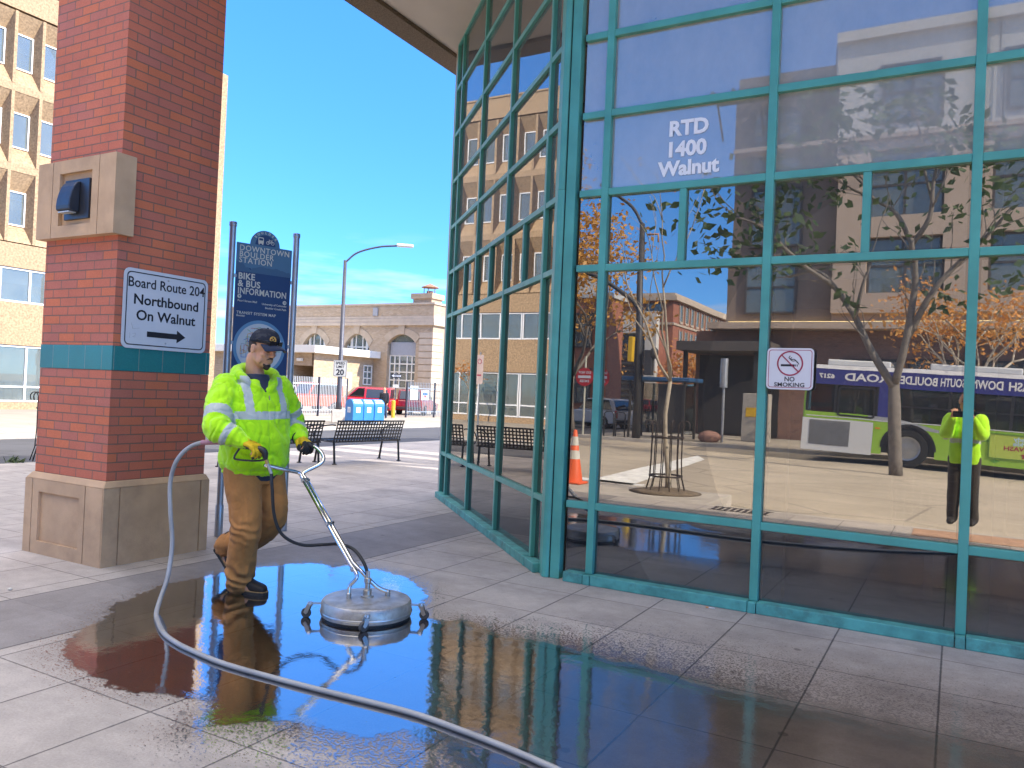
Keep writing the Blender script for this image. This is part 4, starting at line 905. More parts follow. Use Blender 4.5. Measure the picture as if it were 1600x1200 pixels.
tree('autumn_tree', 'golden autumn tree farther down the side street beside the red brick office', (-25.5, -47, -.2), 6.0, 2.0, .14, BARK, LGOLD, 1500, .42, 3, .8, 9, leafr=.6)
tree('autumn_tree', 'small russet tree beside the white parked cars down the street', (-22.5, -62, -.2), 6.5, 2, .14, BARK, LORNG, 1500, .42, 3, .8, 10, leafr=.6)
tree('sapling', 'young street tree with sparse orange leaves before the tan office building', (-35.4, 27.0, -.3), 3.4, 1.8, .06, BARKY, LORNG, 320, .22, 3, .7, 12, leafr=.22)
# caged sapling by the kerb
tree('sapling', 'bare young tree growing inside the iron tree guard by the kerb', (-3.83, -.70, -.006), 4.6, 1.7, .042, BARKY, LORNG, 40, .10, 4, .55, 14, kids=2, leafr=.1)
IRON = mat('rusty_black_iron', (.045, .032, .028), .6, .3, var=.3, scale=14)
def tree_guard(label, loc):
    t = thing('tree_guard', label, 'tree guard', (0,0,0), 0, 'iron tree guards')
    for k in range(12):
        a = 2*math.pi*k/12; u = V((math.cos(a), math.sin(a), 0)); P = [u*.31, u*.25+Z3*.22, u*.235+Z3*.5, u*.235+Z3*1.02]+[u*(.235+.055-.055*math.cos(R(b)))+Z3*(1.02+.075*math.sin(R(b))) for b in (40, 80, 120, 160, 200, 225)]
        MB().tube(P, .0085, 6).build('bar', IRON, t, smooth=True)
    for z in (.25, .84): MB().tube([V((.248*math.cos(2*math.pi*i/24), .248*math.sin(2*math.pi*i/24), z)) for i in range(24)], .013, 6, closed=True).build('ring', IRON, t, smooth=True)
    t.location = loc; return t
g1 = tree_guard('iron tree guard with curled bars round the bare sapling by the kerb', (-3.83, -.70, -.006))
g2 = copy_tree(g1); g2.location = (-12.66, 7.55, 0); g2['label'] = 'iron tree guard just showing left of the brick pillar'
SOIL = mat('dry_soil', (.16, .12, .08), .95, var=.3, scale=14, bump=.6)
tag(MB().lathe([(.55, 0), (.40, .03), (.12, .07)], (-3.83, -.70, -.004), n=20).build('tree_pit', SOIL, smooth=True), kind='structure')
# weed in the kerb joint
random.seed(2); wd = MB()
for k in range(46):
    a = random.uniform(0, 6.28); l = random.uniform(.05, .19); d = V((math.cos(a)*.8, math.sin(a)*.8, random.uniform(.3, 1))).normalized(); p = V((-12.72+random.gauss(0, .07), 7.0+random.gauss(0, .06), -.01)); s_ = d.cross(V((.3, .5, .8))).normalized()*.012
    wd.add([p-s_, p+s_, p+d*l*.6+s_*1.4, p+d*l], [(0,1,2,3)])
tag(wd.build('weed', mat('weed_green', (.10, .14, .05), .8)), 'scrubby green weed growing in the kerb joint left of the pillar', 'weed')
# cone
ORN = mat('cone_orange', (.78, .12, .03), .5, var=.06); REFL = mat('cone_reflective', (.62, .60, .54), .5)
cn = thing('traffic_cone', 'orange traffic cone with two pale bands mirrored beside the corner post', 'cone', (-5.36, -.62, 0))
MB().prism(rrect(.37, .37, .04), (-5.36, -.62, 0), X3, Y3, .03, 0).build('base', ORN, cn, bevel=.008)
zc = lambda z: .145-.115*z/.82; cc_ = (-5.36, -.62, .03)
MB().lathe([(zc(0), 0), (zc(.82), .82), (.022, .83)], cc_, n=24).build('body', ORN, cn, auto=40)
for a, b in ((.36, .50), (.58, .72)): MB().lathe([(zc(a)+.003, a), (zc(b)+.003, b)], cc_, n=24, cap=False).build('band', REFL, cn, smooth=True)
# drain grate
dg = MB()
for k in range(9): dg.box(-2.75+k*.08, -2.71+k*.08, .40, .72, .001, .006)
dg.box(-2.78, -2.03, .385, .399, .001, .0055); dg.box(-2.78, -2.03, .721, .735, .001, .0055)
tag(dg.build('drain_grate', IRON), 'small iron drain grate in the pavement edge', 'grate')
# ------------------------------------------------------------------ the bus
def bus():
    PURP = paint_mat('bus_navy_purple', (.045, .05, .22)); LIME_ = paint_mat('bus_lime_green', (.30, .52, .05)); BW = paint_mat('bus_white', (.66, .66, .64)); BDK = mat('bus_dark_trim', (.018, .018, .02), .5); BG = glass_mat('bus_window_glass', 2.0, (.35, .36, .36), .02); LT = mat('bus_lettering', (.80, .78, .74), .5, var=.02)
    t = thing('bus', 'lime green city bus with a navy roof band and white engine panel at the kerb', 'bus', (0,0,0))
    # local frame: x along the bus towards its front, origin under the rear axle, +y is the side that faces the station
    x0, x1 = -2.80, 9.2; f = 0.0; bk = -2.5
    skin = LIME_
    # lower body in panels with the wheel arches left open
    def panel(name, a, b, z0, z1, m, d=.05, off=0.0): return MB().box(a, b, f-d+off, f+off, z0, z1).build(name, m, t, bevel=.006)
    mb = MB(); arch = lambda cx: [(cx+.66*math.cos(R(a)), .50+.66*math.sin(R(a))) for a in range(180, -1, -15)]
    for cx, a, b in ((0, -.90, 1.1), (6.2, 5.1, 7.4)):
        mb.prism([(a, .30), (cx-.66, .30)]+arch(cx)+[(cx+.66, .30), (b, .30), (b, 1.22), (a, 1.22)], (0, f, 0), X3, Z3, .05, 0)
    mb.box(1.1, 5.1, f-.05, f, .30, 1.22); mb.box(7.4, x1, f-.05, f, .30, 1.22); mb.box(x0+.05, -.90, f-.05, f, 1.17, 1.36); mb.build('lower_body', skin, t)
    panel('engine_panel', x0, -.905, .24, 1.165, BW, .05, .004)
    mb = MB(); mb.box(-2.6, -1.5, f-.0, f+.012, .42, 1.12); 
    for k in range(13): mb.box(-2.58, -1.52, f+.012, f+.020, .45+k*.05, .475+k*.05)
    mb.build('engine_grille', mat('grille_grey', (.20, .20, .20), .7), t)
    mb = MB(); mb.box(x0, x1, bk, f-.052, .35, 1.1); mb.build('chassis', BDK, t)
    MB().box(x0, x1, bk, bk+.05, .3, 1.22).build('far_side', skin, t)
    mb = MB(); mb.box(x0+.1, x1, f-.045, f, 2.17, 2.62); mb.box(x0+.1, x1, bk, bk+.045, 2.17, 2.62); mb.build('roof_band', PURP, t)
    mb = MB(); mb.prism([(f, 2.62), (f-.12, 2.74), (bk+.12, 2.74), (bk, 2.62)], (x0+.1, 0, 0), Y3, Z3, x1-x0-.1, 0); mb.build('roof', mat('bus_roof_grey', (.45, .45, .47), .5), t, bevel=.02)
    mb = MB()
    for xa, xb, z in ((-2.3, -.6, 2.75), (.4, 2.6, 2.75), (3.4, 4.6, 2.75)): mb.box(xa, xb, -1.9, -.5, 2.745, 2.93)
    mb.build('roof_unit', BW, t, bevel=.04); tl = MB().box(x0, x0+.099, bk+.02, f-.02, .3, 2.6).build('rear_panel', skin, t, bevel=.03)
    MB().box(x0-.008, x0, -1.9, -.6, 1.6, 2.3).build('rear_window', BG, t)
    # windows: dark posts, glass, the first one boxed in
    posts = [x0+.1, -1.95, -.82, -.50, .95, 2.4, 3.85, 5.3, 6.75, 8.2, x1]
    mb = MB()
    for x in posts: mb.box(x-.035, x+.035, f-.045, f-.004, 1.22, 2.17)
    mb.box(-.48, x1, f-.044, f-.006, 1.66, 1.70) ; mb.build('window_post', BDK, t)
    for a, b in zip(posts, posts[1:]): MB().box(a+.036, b-.036, f-.03, f-.022, 1.22, 2.17).build('window', BG if a > -.6 else glass_mat('bus_rear_glass', 2.0, (.08, .08, .08), .02) if 'bus_rear_glass' not in MATS else MATS['bus_rear_glass'], t)
    mb = MB(); o_ = rrect(1.02, .86, .10); i_ = rrect(.92, .76, .07); ring_mb([(-a, b) for a, b in o_], [(-a, b) for a, b in i_], (-1.38, f+.0, 1.70), -X3, Z3, .012, 0, mb=mb); mb.build('window_surround', BDK, t)
    MB().box(-.80, -.52, f-.02, f-.002, 1.22, 2.17).build('purple_post', PURP, t)
    for a, b in ((1.2, .35), (3.0, .55)): pass
    mb = MB()
    for k in range(7): x = .3+k*1.1; mb.box(x, x+.42, -.85, -.35, 1.1, 1.75); mb.box(x, x+.42, -2.15, -1.65, 1.1, 1.75)
    mb.build('seat', mat('bus_seat_dark', (.05, .05, .06), .8), t)
    for cx in (0, 6.2):
        w = MB().lathe([(.30, -.16), (.50, -.15), (.525, -.10), (.525, .08), (.50, .13), (.36, .135), (.335, .09)], (cx, f-.13, .525), Y3, 32).build('wheel', TYRE, t, auto=40)
        MB().lathe([(.31, .0), (.335, .03), (.30, .02), (.27, -.05), (.16, -.06), (.15, .02), (.07, .03)], (cx, f-.02, .525), Y3, 28).build('rim', RIM, w, auto=40); mb = MB()
        for k in range(10): a = 2*math.pi*k/10; mb.lathe([(.02, 0), (.02, .03)], (cx+.215*math.cos(a), f-.075, .525+.215*math.sin(a)), Y3, 6)
        mb.build('wheel_nuts', mat('wheel_nut_rust', (.10, .06, .045), .6, .5), w)
        ring_mb([(cx+.70*math.cos(R(a)), .5+.70*math.sin(R(a))) for a in range(0, 181, 12)]+[(cx+.63*math.cos(R(a)), .5+.63*math.sin(R(a))) for a in range(180, -1, -12)][:0], [(cx+.63*math.cos(R(a)), .5+.63*math.sin(R(a))) for a in range(0, 181, 12)], (0, f+.003, 0), X3, Z3, .02, -.008).build('wheel_arch', BDK, t)
    # swoosh, leaves and side lights
    P = smooth_path([(-1.05, 1.36), (-.4, 1.34), (.2, 1.22), (.9, 1.05)], 6); mb = MB(); mb.prism([(p[0], p[1]) for p in P]+[(.7, 1.02), (.1, 1.12), (-.5, 1.22), (-1.05, 1.26)], (0, f+.003, 0), X3, Z3, .003, 0); mb.build('grey_swoosh', mat('bus_silver', (.35, .36, .37), .4), t)
    random.seed(8); mb = MB()
    for k in range(26): x, z = random.uniform(.9, 8.5), random.uniform(.38, 1.15); mb.prism([(x, z), (x+.10, z+.06), (x+.24, z+.02), (x+.12, z-.05)], (0, f+.003, 0), X3, Z3, .002, 0)
    mb.build('leaf_pattern', paint_mat('bus_deep_green', (.10, .30, .04)), t)
    AMB = mat('amber_marker', (.7, .25, .02), .3)
    for x, z in ((-.78, 1.02), (.85, 1.0), (3.2, .45), (5.2, 1.0)): MB().box(x-.06, x+.06, f, f+.012, z-.025, z+.025).build('marker_light', AMB, t)
    MB().box(-2.7, x1, f+.0, f+.006, 1.225, 1.25).build('rub_strip', BW, t)
    # lettering: reads from the front to the back as one faces the bus
    mb = MB()
    for w_, xa, xb in (('6217', -2.45, -2.02), ('ROAD', -1.75, -.60), ('BOULDER', -.44, .60), ('SOUTH', .68, 1.28), ('DOWN', 1.42, 2.16), ('DASH', 2.28, 2.95)):
        sz = .31 if w_ != '6217' else .17; m2 = text_mb(w_, sz, (0,0,0), X3, Z3, .004, 0, bold=.008)
        xs = [v.x for v in m2.v]; wd_ = max(xs)-min(xs); k = (xb-xa)/wd_; md = (max(xs)+min(xs))/2
        mb.add([V(((xa+xb)/2-(v.x-md)*k, f+.003+abs(v.y)*.5, 2.40+v.z)) for v in m2.v], m2.f)
    mb.build('lettering', LT, t)
    # advertisement board
    ad = MB().box(1.95, 4.0, f, f+.01, .52, 1.14).build('advertisement', paint_mat('ad_yellow_green', (.48, .58, .10)), t); ring = MB()
    for a, b, c, d in ((1.93, 4.02, .50, .53), (1.93, 4.02, 1.13, 1.16), (1.93, 1.96, .53, 1.13), (3.99, 4.02, .53, 1.13)): ring.box(a, b, f+.011, f+.02, c, d)
    ring.build('advertisement_frame', mat('ad_frame_green', (.12, .25, .03), .5), ad)
    for word, z, sz, m_ in (('Speedy', 1.04, .15, mat('ad_pale_blue', (.45, .62, .72), .5)), ('Sparkle', .92, .15, MATS['ad_pale_blue']), ('CAR WASH', .79, .15, REDS)):
        m2 = text_mb(word, sz, (0,0,0), X3, Z3, .004, 0, bold=.004); mm = MB(); mm.add([V((2.75-v.x*1.25, f+.012+abs(v.y)*.5, z+v.z)) for v in m2.v], m2.f); mm.build('advertisement_lettering', m_, ad)
    st_ = MB(); st_.prism([(.10*(1 if i % 2 == 0 else .42)*math.sin(2*math.pi*i/10), .10*(1 if i % 2 == 0 else .42)*math.cos(2*math.pi*i/10)) for i in range(10)], (2.75, f+.013, .63), -X3, Z3, .003, 0); st_.build('advertisement_star', REDS, ad)
    t.location = (-1.18, -13.4, -.18); t.rotation_euler = (0, R(2.1), 0); return t
bus()
# ------------------------------------------------------------------ buildings across the avenue
BRN = brick_mat('brown_brick', (.26, .14, .10), (.22, .12, .09), (.30, .16, .11), (.28, .22, .18), bw=.22, bh=.08, mort=.01); CRM = mat('cream_panel', (.60, .56, .49), .8, var=.05, scale=.8); TAN = mat('tan_stucco', (.46, .35, .26), .85, var=.06, scale=1); DKF = mat('dark_window_frame', (.07, .06, .055), .5)
CURT = mat('window_curtain', (.42, .44, .41), .8, var=.12, scale=4)
def facade_window(P, name, x0, x1, z0, z1, y, nx=2, nz=2, fm=DKF, curtain=True, s=1):
    w = MB().box(x0, x1, y-.02, y-.012, z0, z1).build(name, OGL, P); mb = MB()
    for i in range(nx+1): x = x0+(x1-x0)*i/nx; mb.box(x-.05, x+.05, y-.06, y+.03, z0-.05, z1+.05)
    for i in range(nz+1): z = z0+(z1-z0)*i/nz; mb.box(x0, x1, y-.058, y+.027, z-.045, z+.045)
    mb.build('frame', fm, w)
    if curtain: MB().box(x0+.05, x1-.05, y-.16, y-.14, z0, z1).build('curtain', CURT, w)
cb = thing('condominium_building', 'cream and tan five storey block behind the bus with a dark left bay', 'building', (0, -26, -.05)); YB = -24.0
mb = MB(); mb.box(-4.7, 26, YB-9, YB-.001, 12.3, 16.9); mb.box(-4.72, 26, YB-.0, YB+.25, 16.5, 16.92); mb.build('upper_wall', CRM, cb)
mb = MB(); mb.box(-4.7, 26, YB-9, YB-.3, 5.0, 12.299)
for a, b, c, d in ((-4.7, 26, 11.9, 12.299), (-4.7, 26, 8.35, 9.2), (-4.7, 26, 5.3, 6.1), (-4.7, -3.4, 6.1, 8.35), (-.6, .9, 6.1, 8.35), (3.9, 5.4, 6.1, 8.35), (8.4, 26, 6.1, 8.35), (-4.7, -3.4, 9.2, 11.9), (-.6, .9, 9.2, 11.9), (3.9, 5.4, 9.2, 11.9), (8.4, 26, 9.2, 11.9)): mb.box(a, b, YB-.299, YB+.1, c, d)
mb.build('middle_wall', TAN, cb)
mb = MB(); mb.box(-9.05, -4.71, YB-9, YB-.5, 4.9, 15.9); mb.build('bay_wall', mat('brown_panel', (.20, .155, .125), .8, var=.08, scale=1), cb)
mb = MB(); mb.box(-10.3, 26, YB-9, YB-.35, -.05, 4.6); mb.build('base_wall', BRN, cb)
mb = MB(); mb.box(-9.6, 26, YB-1.2, YB+.6, 4.62, 4.9); mb.box(-8.9, 26, YB-.5, YB+.3, 12.32, 12.5); mb.build('ledge', TAN, cb)
GLOW = emis('cove_light', (1, .78, .36), 2.2)
MB().box(-8.9, 12, YB-.32, YB-.29, 4.92, 5.0).build('cove_light', GLOW, cb)
for z0, z1 in ((6.1, 8.3), (9.2, 11.8)):
    for x0, x1 in ((-3.35, -.65), (.95, 3.85), (5.45, 8.35)): facade_window(cb, 'window', x0, x1, z0, z1, YB-.2)
for x0, x1 in ((-3.0, -.9), (1.3, 4.2), (6, 9)): facade_window(cb, 'window', x0, x1, 13.0, 15.3, YB+.07)
for z0, z1 in ((5.4, 7.6), (8.3, 10.8), (11.6, 14.2)): facade_window(cb, 'window', -8.2, -6.2, z0, z1, YB-.42)
mb = MB()
for k in range(5): mb.box(-9.9, -4.8, YB-.35+k*.28, YB-.25+k*.28, 14.75-.0, 14.85)
for k in range(6): mb.box(-9.9+k*.9, -9.8+k*.9, YB-.49, YB+1.0, 14.86, 14.98); mb.bar((-9.6+k*.9, YB-.48, 13.2), (-9.6+k*.9, YB+.9, 14.80), .07, .07)
mb.build('trellis', DKF, cb)
for x in (-4.75, 1.1, 8.0): MB().box(x, x+.05, YB+.1, YB+.12, 12.5, 16.5).build('panel_joint', DKF, cb)
SFR = mat('storefront_frame', (.05, .045, .04), .5)
for k in range(6): x = -4.3+k*2.6; facade_window(cb, 'shop_window', x, x+2.3, .4, 3.4, YB-.29, 2, 2, SFR, False)
mb = MB(); mb.box(-10.45, -6.6, YB-.34, YB+2.2, 3.55, 3.95); mb.build('canopy', mat('canopy_dark', (.09, .075, .065), .7), cb); MB().box(-10.1, -6.7, YB-.34, YB-.30, 0, 3.5).build('shopfront', mat('shopfront_dark', (.03, .026, .024), .6), cb)  # near-black sheet fills the shopfront below the canopy
mb = MB()
for x in (-10.2, -7.2): mb.bar((x, YB+1.6, -.05), (x, YB+1.6, 3.54), .16, .16)
mb.build('canopy_post', SFR, cb)
RB = brick_mat('distant_red_brick', (.36, .13, .075), (.32, .11, .07), (.40, .15, .085), (.36, .22, .15), bw=.3, bh=.1, mort=.012)
rb = thing('brick_office', 'red brick four storey office with a cream cornice down the side street', 'building', (-40, -86, -.3)); yb, xr = -75, -27.8
mb = MB(); mb.box(-62, xr, yb-24, yb, -.3, 12.6); mb.build('wall', RB, rb); mb = MB(); mb.box(-62.1, xr+.5, yb-24, yb+.5, 12.601, 13.1); mb.box(-62.05, xr+.2, yb-24, yb+.2, 13.101, 13.45); mb.box(-62, xr+.14, yb-24, yb+.14, 9.9, 10.15); mb.box(-62, xr+.14, yb-24, yb+.14, 3.9, 4.2); mb.build('cornice', LIME, rb)
for z in (4.9, 7.6, 10.5):
    for k in range(6): x = xr-3.2-k*4.6; facade_window(rb, 'window', x, x+1.9, z, z+1.8, yb+.05, 2, 2, DKF, False)
    for k in range(10):
        y = yb-2.2-k*2.2; w = MB().box(xr+.01, xr+.03, y-1.1, y, z, z+1.8).build('window', OGL, rb); mb = MB(); mb.box(xr+.031, xr+.12, y-1.25, y-1.1, z-.1, z+1.95); mb.box(xr+.031, xr+.12, y, y+.15, z-.1, z+1.95); mb.box(xr+.031, xr+.15, y-1.1, y, z-.25, z-.0); mb.build('frame', LIME, w)
bb = thing('cream_framed_building', 'building with a tall cream stone portal frame beside the red brick office', 'building', (-30, -62, -.3)); mb = MB(); mb.box(-36, -24.4, -63, -60, -.3, 8.0); mb.build('wall', RB, bb); mb = MB()
mb.box(-30, -24.2, -59.99, -59.2, 7.6, 9.6); mb.box(-25.3, -24.2, -59.99, -59.21, -.3, 7.6); mb.box(-30, -29.2, -59.99, -59.21, -.3, 7.6); mb.build('portal', CRM, bb); MB().box(-29.2, -25.3, -59.95, -59.8, -.3, 7.59).build('glazing', OGL, bb); mb = MB()
for k in range(12): mb.box(-29.2, -25.3, -59.7, -59.6, .4+k*.6, .6+k*.6)
mb.build('louvre', DKF, bb)
ca = thing('corner_brick_block', 'brown red brick block with a pale attic behind the golden tree', 'building', (-24, -38, -.2)); mb = MB(); mb.box(-40, -19.4, -38.5, -36, -.2, 7.8); mb.build('wall', RB, ca); mb = MB(); mb.box(-40, -19.2, -38.7, -35.8, 7.801, 8.1); mb.box(-39, -20.6, -38.4, -36.8, 8.101, 10.6); mb.build('attic', mat('pale_attic', (.50, .50, .49), .8), ca)
for z in (1.0, 4.6):
    for k in range(5): x = -22.5-k*3.2; facade_window(ca, 'window', x, x+1.8, z, z+2.2, -35.93, 2, 2, DKF, False)
# ------------------------------------------------------------------ things on the far corner
tp = thing('traffic_signal', 'grey traffic signal pole with a curved lamp arm and yellow backed signal head', 'traffic light', (-10.3, -17.0, -.05)); GP = mat('signal_pole_grey', (.07, .07, .075), .5, .5)
MB().tube([(-10.3, -17, -.05), (-10.35, -17, 3.5), (-10.45, -17, 7.95)], [.16, .14, .10], 12).build('pole', GP, tp, smooth=True); MB().tube(smooth_path([(-10.45, -17, 7.9), (-10.8, -17, 8.5), (-11.3, -17, 8.95), (-12.3, -17, 9.6)], 5), .06, 8).build('lamp_arm', GP, tp, smooth=True)
MB().tube(smooth_path([(-10.4, -17, 4.7), (-10.8, -16.9, 5.2), (-12.1, -16.6, 6.0), (-14.5, -16.2, 6.7)], 5), .08, 8).build('mast_arm', GP, tp, smooth=True)
MB().box(-10.60, -10.42, -16.8, -16.55, 2.75, 3.7).build('signal_head', YEL, tp, bevel=.02); MB().box(-10.05, -9.75, -17.1, -16.8, 2.3, 3.2).build('signal_head', GP, tp, bevel=.02); MB().ell((-9.7, -16.9, 3.1), .16, .16, .22).build('bell', GP, tp, smooth=True)
MB().tube([(-10.2, -16.9, 7.5), (-9.8, -16.9, 7.5), (-9.78, -16.9, 7.2)], .04, 6).build('detector', mat('detector_orange', (.5, .22, .08), .5), tp, smooth=True)
REDN = mat('do_not_enter_red', (.45, .02, .03), .5); dn = None
for i, x in enumerate((-12.55, -11.78)):
    t = thing('do_not_enter_sign', ('round red do not enter sign on the pole nearest the corner post', 'round red do not enter sign on the pole nearest the traffic signal')[i], 'sign', (x, -16.9, -.05), 0, 'do not enter signs')
    MB().tube([(x, -17, -.05), (x, -17, 2.95)], .04, 8).build('pole', mat('cream_pole', (.5, .48, .38), .6), t); MB().lathe([(.36, 0), (.36, .02)], (x, -16.95, 2.15), Y3, 28).build('disc', REDN, t)
    MB().box(x-.26, x+.26, -16.929, -16.922, 2.10, 2.20).build('bar', SIGNW, t); mb = MB()
    for tx, z in (('DO NOT', 2.32), ('ENTER', 1.98)): text_mb(tx, .13, (x, -16.926, z), -X3, Z3, .004, 0, bold=.003, mb=mb)
    mb.build('lettering', SIGNW, t)
sh = thing('bus_shelter', 'dark framed bus shelter with a blue edged roof', 'shelter', (-9.7, -18, -.05)); mb = MB()
for x in (-10.8, -8.7):
    for y in (-17.5, -18.9): mb.bar((x, y, -.05), (x, y, 2.1), .08, .08)
mb.build('frame', SFR, sh); MB().box(-11.1, -8.45, -19.1, -17.3, 2.1, 2.25).build('roof', mat('shelter_blue', (.03, .10, .22), .5), sh, bevel=.03); MB().box(-10.75, -8.75, -18.9, -18.88, .1, 2.05).build('back_glass', WIN, sh); MB().box(-9.7, -8.75, -17.6, -17.55, .2, 2.0).build('panel', SFR, sh); MB().box(-10.6, -9.0, -18.7, -18.3, .42, .47).build('bench_seat', SFR, sh)
t = thing('bike_rack', 'dark hoop bike rack at the far corner beside the traffic signal', 'bike rack', (-11.3, -16.9, -.05)); mb = MB()
for k in range(2): x = -11.6+k*.45; mb.tube([(x, -17.0, -.05), (x, -17.0, .8), (x+.08, -17, .88), (x+.3, -17, .88), (x+.38, -17, .8), (x+.38, -17, -.05)], .03, 8)
mb.build('hoops', GP, t, smooth=True)
tag(MB().lathe([(.05, 0), (.05, 2.0), (.14, 2.0), (.14, 3.05), (.05, 3.06)], (-7.36, -17.9, -.05), n=12).build('steel_marker_post', STEEL, smooth=False), 'shiny steel marker post with a wider sleeve at the top before the dark canopy', 'post')
ub = thing('utility_cabinet', 'grey utility cabinet with a yellow notice behind the bus tail', 'cabinet', (-6.6, -20, -.05)); MB().box(-7.1, -6.2, -20.4, -19.8, -.05, 1.8).build('cabinet', mat('cabinet_grey', (.36, .33, .29), .6), ub, bevel=.02); MB().box(-6.95, -6.4, -19.799, -19.79, .9, 1.25).build('notice', YEL, ub)
tag(MB().ell((-7.75, -17.6, .12), .42, .36, .24).build('boulder', mat('red_sandstone', (.30, .16, .12), .9, var=.2, bump=.5), smooth=True), 'rounded red sandstone boulder on the far corner under the canopy', 'boulder')
car('parked_car', 'silver suv at the far left behind the do not enter signs', 'car', (-17.3, -29.5, -.28), R(200), paint_mat('silver_car_paint', (.42, .43, .45)))
car('parked_car', 'white car half hidden by the do not enter pole', 'car', (-14.7, -29.8, -.28), R(185), MATS['white_car_paint'])
car('parked_car', 'white suv parked down the side street beside the brick office', 'car', (-18.0, -52, -.28), R(170), MATS['white_car_paint'])
car('parked_car', 'small white car at the end of the side street row', 'car', (-16.0, -55, -.28), R(165), MATS['white_car_paint'], H=1.5)
# sign on the far kerb that shows in the angled bay
t = thing('parking_sign', 'tall white parking sign on a thin post before the tan office building', 'sign', (-22.7, 18.5, -.3)); MB().tube([(-22.7, 18.5, -.3), (-22.7, 18.5, 2.9)], .03, 8).build('post', STEEL, t); MB().prism(rrect(.34, 1.1, .04), (-22.66, 18.5, 2.25), Y3, Z3, .008, 0).build('panel', mat('sign_faded_pink', (.55, .42, .38), .5), t)
ring_mb(circle(.10, 20), circle(.075, 20), (-22.65, 18.5, 2.55), Y3, Z3, .003, .001).build('ring', REDS, t); MB().box(-22.652, -22.648, 18.40, 18.60, 2.0, 2.06).build('arrow_bar', REDS, t)
# ------------------------------------------------------------------ people
def seg(mb, pts, rs, n=14, samples=5):
    """smooth tapering limb through pts"""
    P = smooth_path(pts, samples); k = len(P)-1; R_ = []
    for i in range(len(P)):
        t = i/k*(len(rs)-1); a = min(int(t), len(rs)-2); u = t-a
        ra, rb = rs[a], rs[a+1]
        f = lambda x: x if isinstance(x, tuple) else (x, x)
        ra, rb = f(ra), f(rb); R_.append((ra[0]*(1-u)+rb[0]*u, ra[1]*(1-u)+rb[1]*u))
    mb.tube(P, R_, n)
    mb.ell(P[0], R_[0][0]*.98, R_[0][0]*.98, R_[0][0]*.98, 10, 6); mb.ell(P[-1], R_[-1][0]*.98, R_[-1][0]*.98, R_[-1][0]*.98, 10, 6)
def loft(mb, rings, sv, fv, n=28, pw=2.4):
    """stacked superellipse rings: (centre, half width along sv, half depth along fv)"""
    vs = []; sv = V(sv); fv = V(fv)
    for c, a, b in rings:
        for j in range(n):
            t = 2*math.pi*j/n; ct, st_ = math.cos(t), math.sin(t); x = math.copysign(abs(ct)**(2/pw), ct)*a; y = math.copysign(abs(st_)**(2/pw), st_)*b
            vs.append(V(c)+sv*x+fv*y)
    k = len(rings); fs = [(i*n+j, i*n+(j+1) % n, (i+1)*n+(j+1) % n, (i+1)*n+j) for i in range(k-1) for j in range(n)]
    fs += [tuple(reversed(range(n))), tuple(range((k-1)*n, k*n))]; mb.add(vs, fs)
def fuse(mb, name, m, parent, voxel=.008, smooth=6, wrinkle=None, paint=None, subdiv=False):
    """melt overlapping closed shapes into ONE continuous surface; wrinkle(p, n) -> offset; paint(p, n) -> material index"""
    me = bpy.data.meshes.new('tmp'); me.from_pydata([tuple(p) for p in mb.v], [], mb.f)
    bm = bmesh.new(); bm.from_mesh(me); bmesh.ops.recalc_face_normals(bm, faces=bm.faces); bm.to_mesh(me); bm.free()
    o = bpy.data.objects.new('tmp', me); tmp_sc.collection.objects.link(o)
    r = o.modifiers.new('r', 'REMESH'); r.mode = 'VOXEL'; r.voxel_size = voxel; s = o.modifiers.new('s', 'SMOOTH'); s.factor = .5; s.iterations = smooth
    vl = tmp_sc.view_layers[0]; vl.update(); res = bpy.data.meshes.new_from_object(o.evaluated_get(vl.depsgraph)); bpy.data.objects.remove(o)
    res.name = name
    if wrinkle:
        ns_ = [v.normal.copy() for v in res.vertices]
        for v, nn in zip(res.vertices, ns_): v.co = v.co+nn*wrinkle(v.co, nn)
    inv = None
    if parent is not None:
        q = parent
        while q.parent is not None: q = q.parent
        inv = root_matrix(q).inverted()
    ms = m if isinstance(m, (list, tuple)) else [m]
    res.materials.clear()
    for x in ms: res.materials.append(x)
    mi = [paint(p.center, p.normal) if paint else 0 for p in res.polygons]
    res.polygons.foreach_set('material_index', mi); res.polygons.foreach_set('use_smooth', [True]*len(mi))
    if inv is not None: res.transform(inv)
    res.update(); ob_ = bpy.data.objects.new(name, res); col.objects.link(ob_)
    if parent is not None: ob_.parent = parent
    return ob_
def cloth_mat(name, c, rough=.85, bs=300, bstr=.25, var=.10, dirt=.0, sheen=.2, scale=5):
    s = NT(name); o = s.pos(); f = s.rng(s.noise(o, scale, 5, .6), .3, .7); a = tuple(v*(1-var) for v in c[:3]); b = tuple(v*(1+var) for v in c[:3]); cc = s.mix(f, a, b)
    if dirt: cc = s.mix(s.math('MULTIPLY', s.rng(s.noise(o, 14, 6, .75), .55, .75), dirt), cc, (.05, .05, .03))
    return s.done(s.pbr(cc, rough, 0, s.bump(s.noise(o, bs, 3), bstr, .003), .2, Sheen_Weight=sheen))
SKIN = mat('skin', (.58, .30, .18), .5, var=.08, scale=14, Subsurface_Weight=.08); HAIR = mat('dark_brown_hair', (.035, .02, .013), .7, var=.2, scale=40, bump=.5, bscale=200)
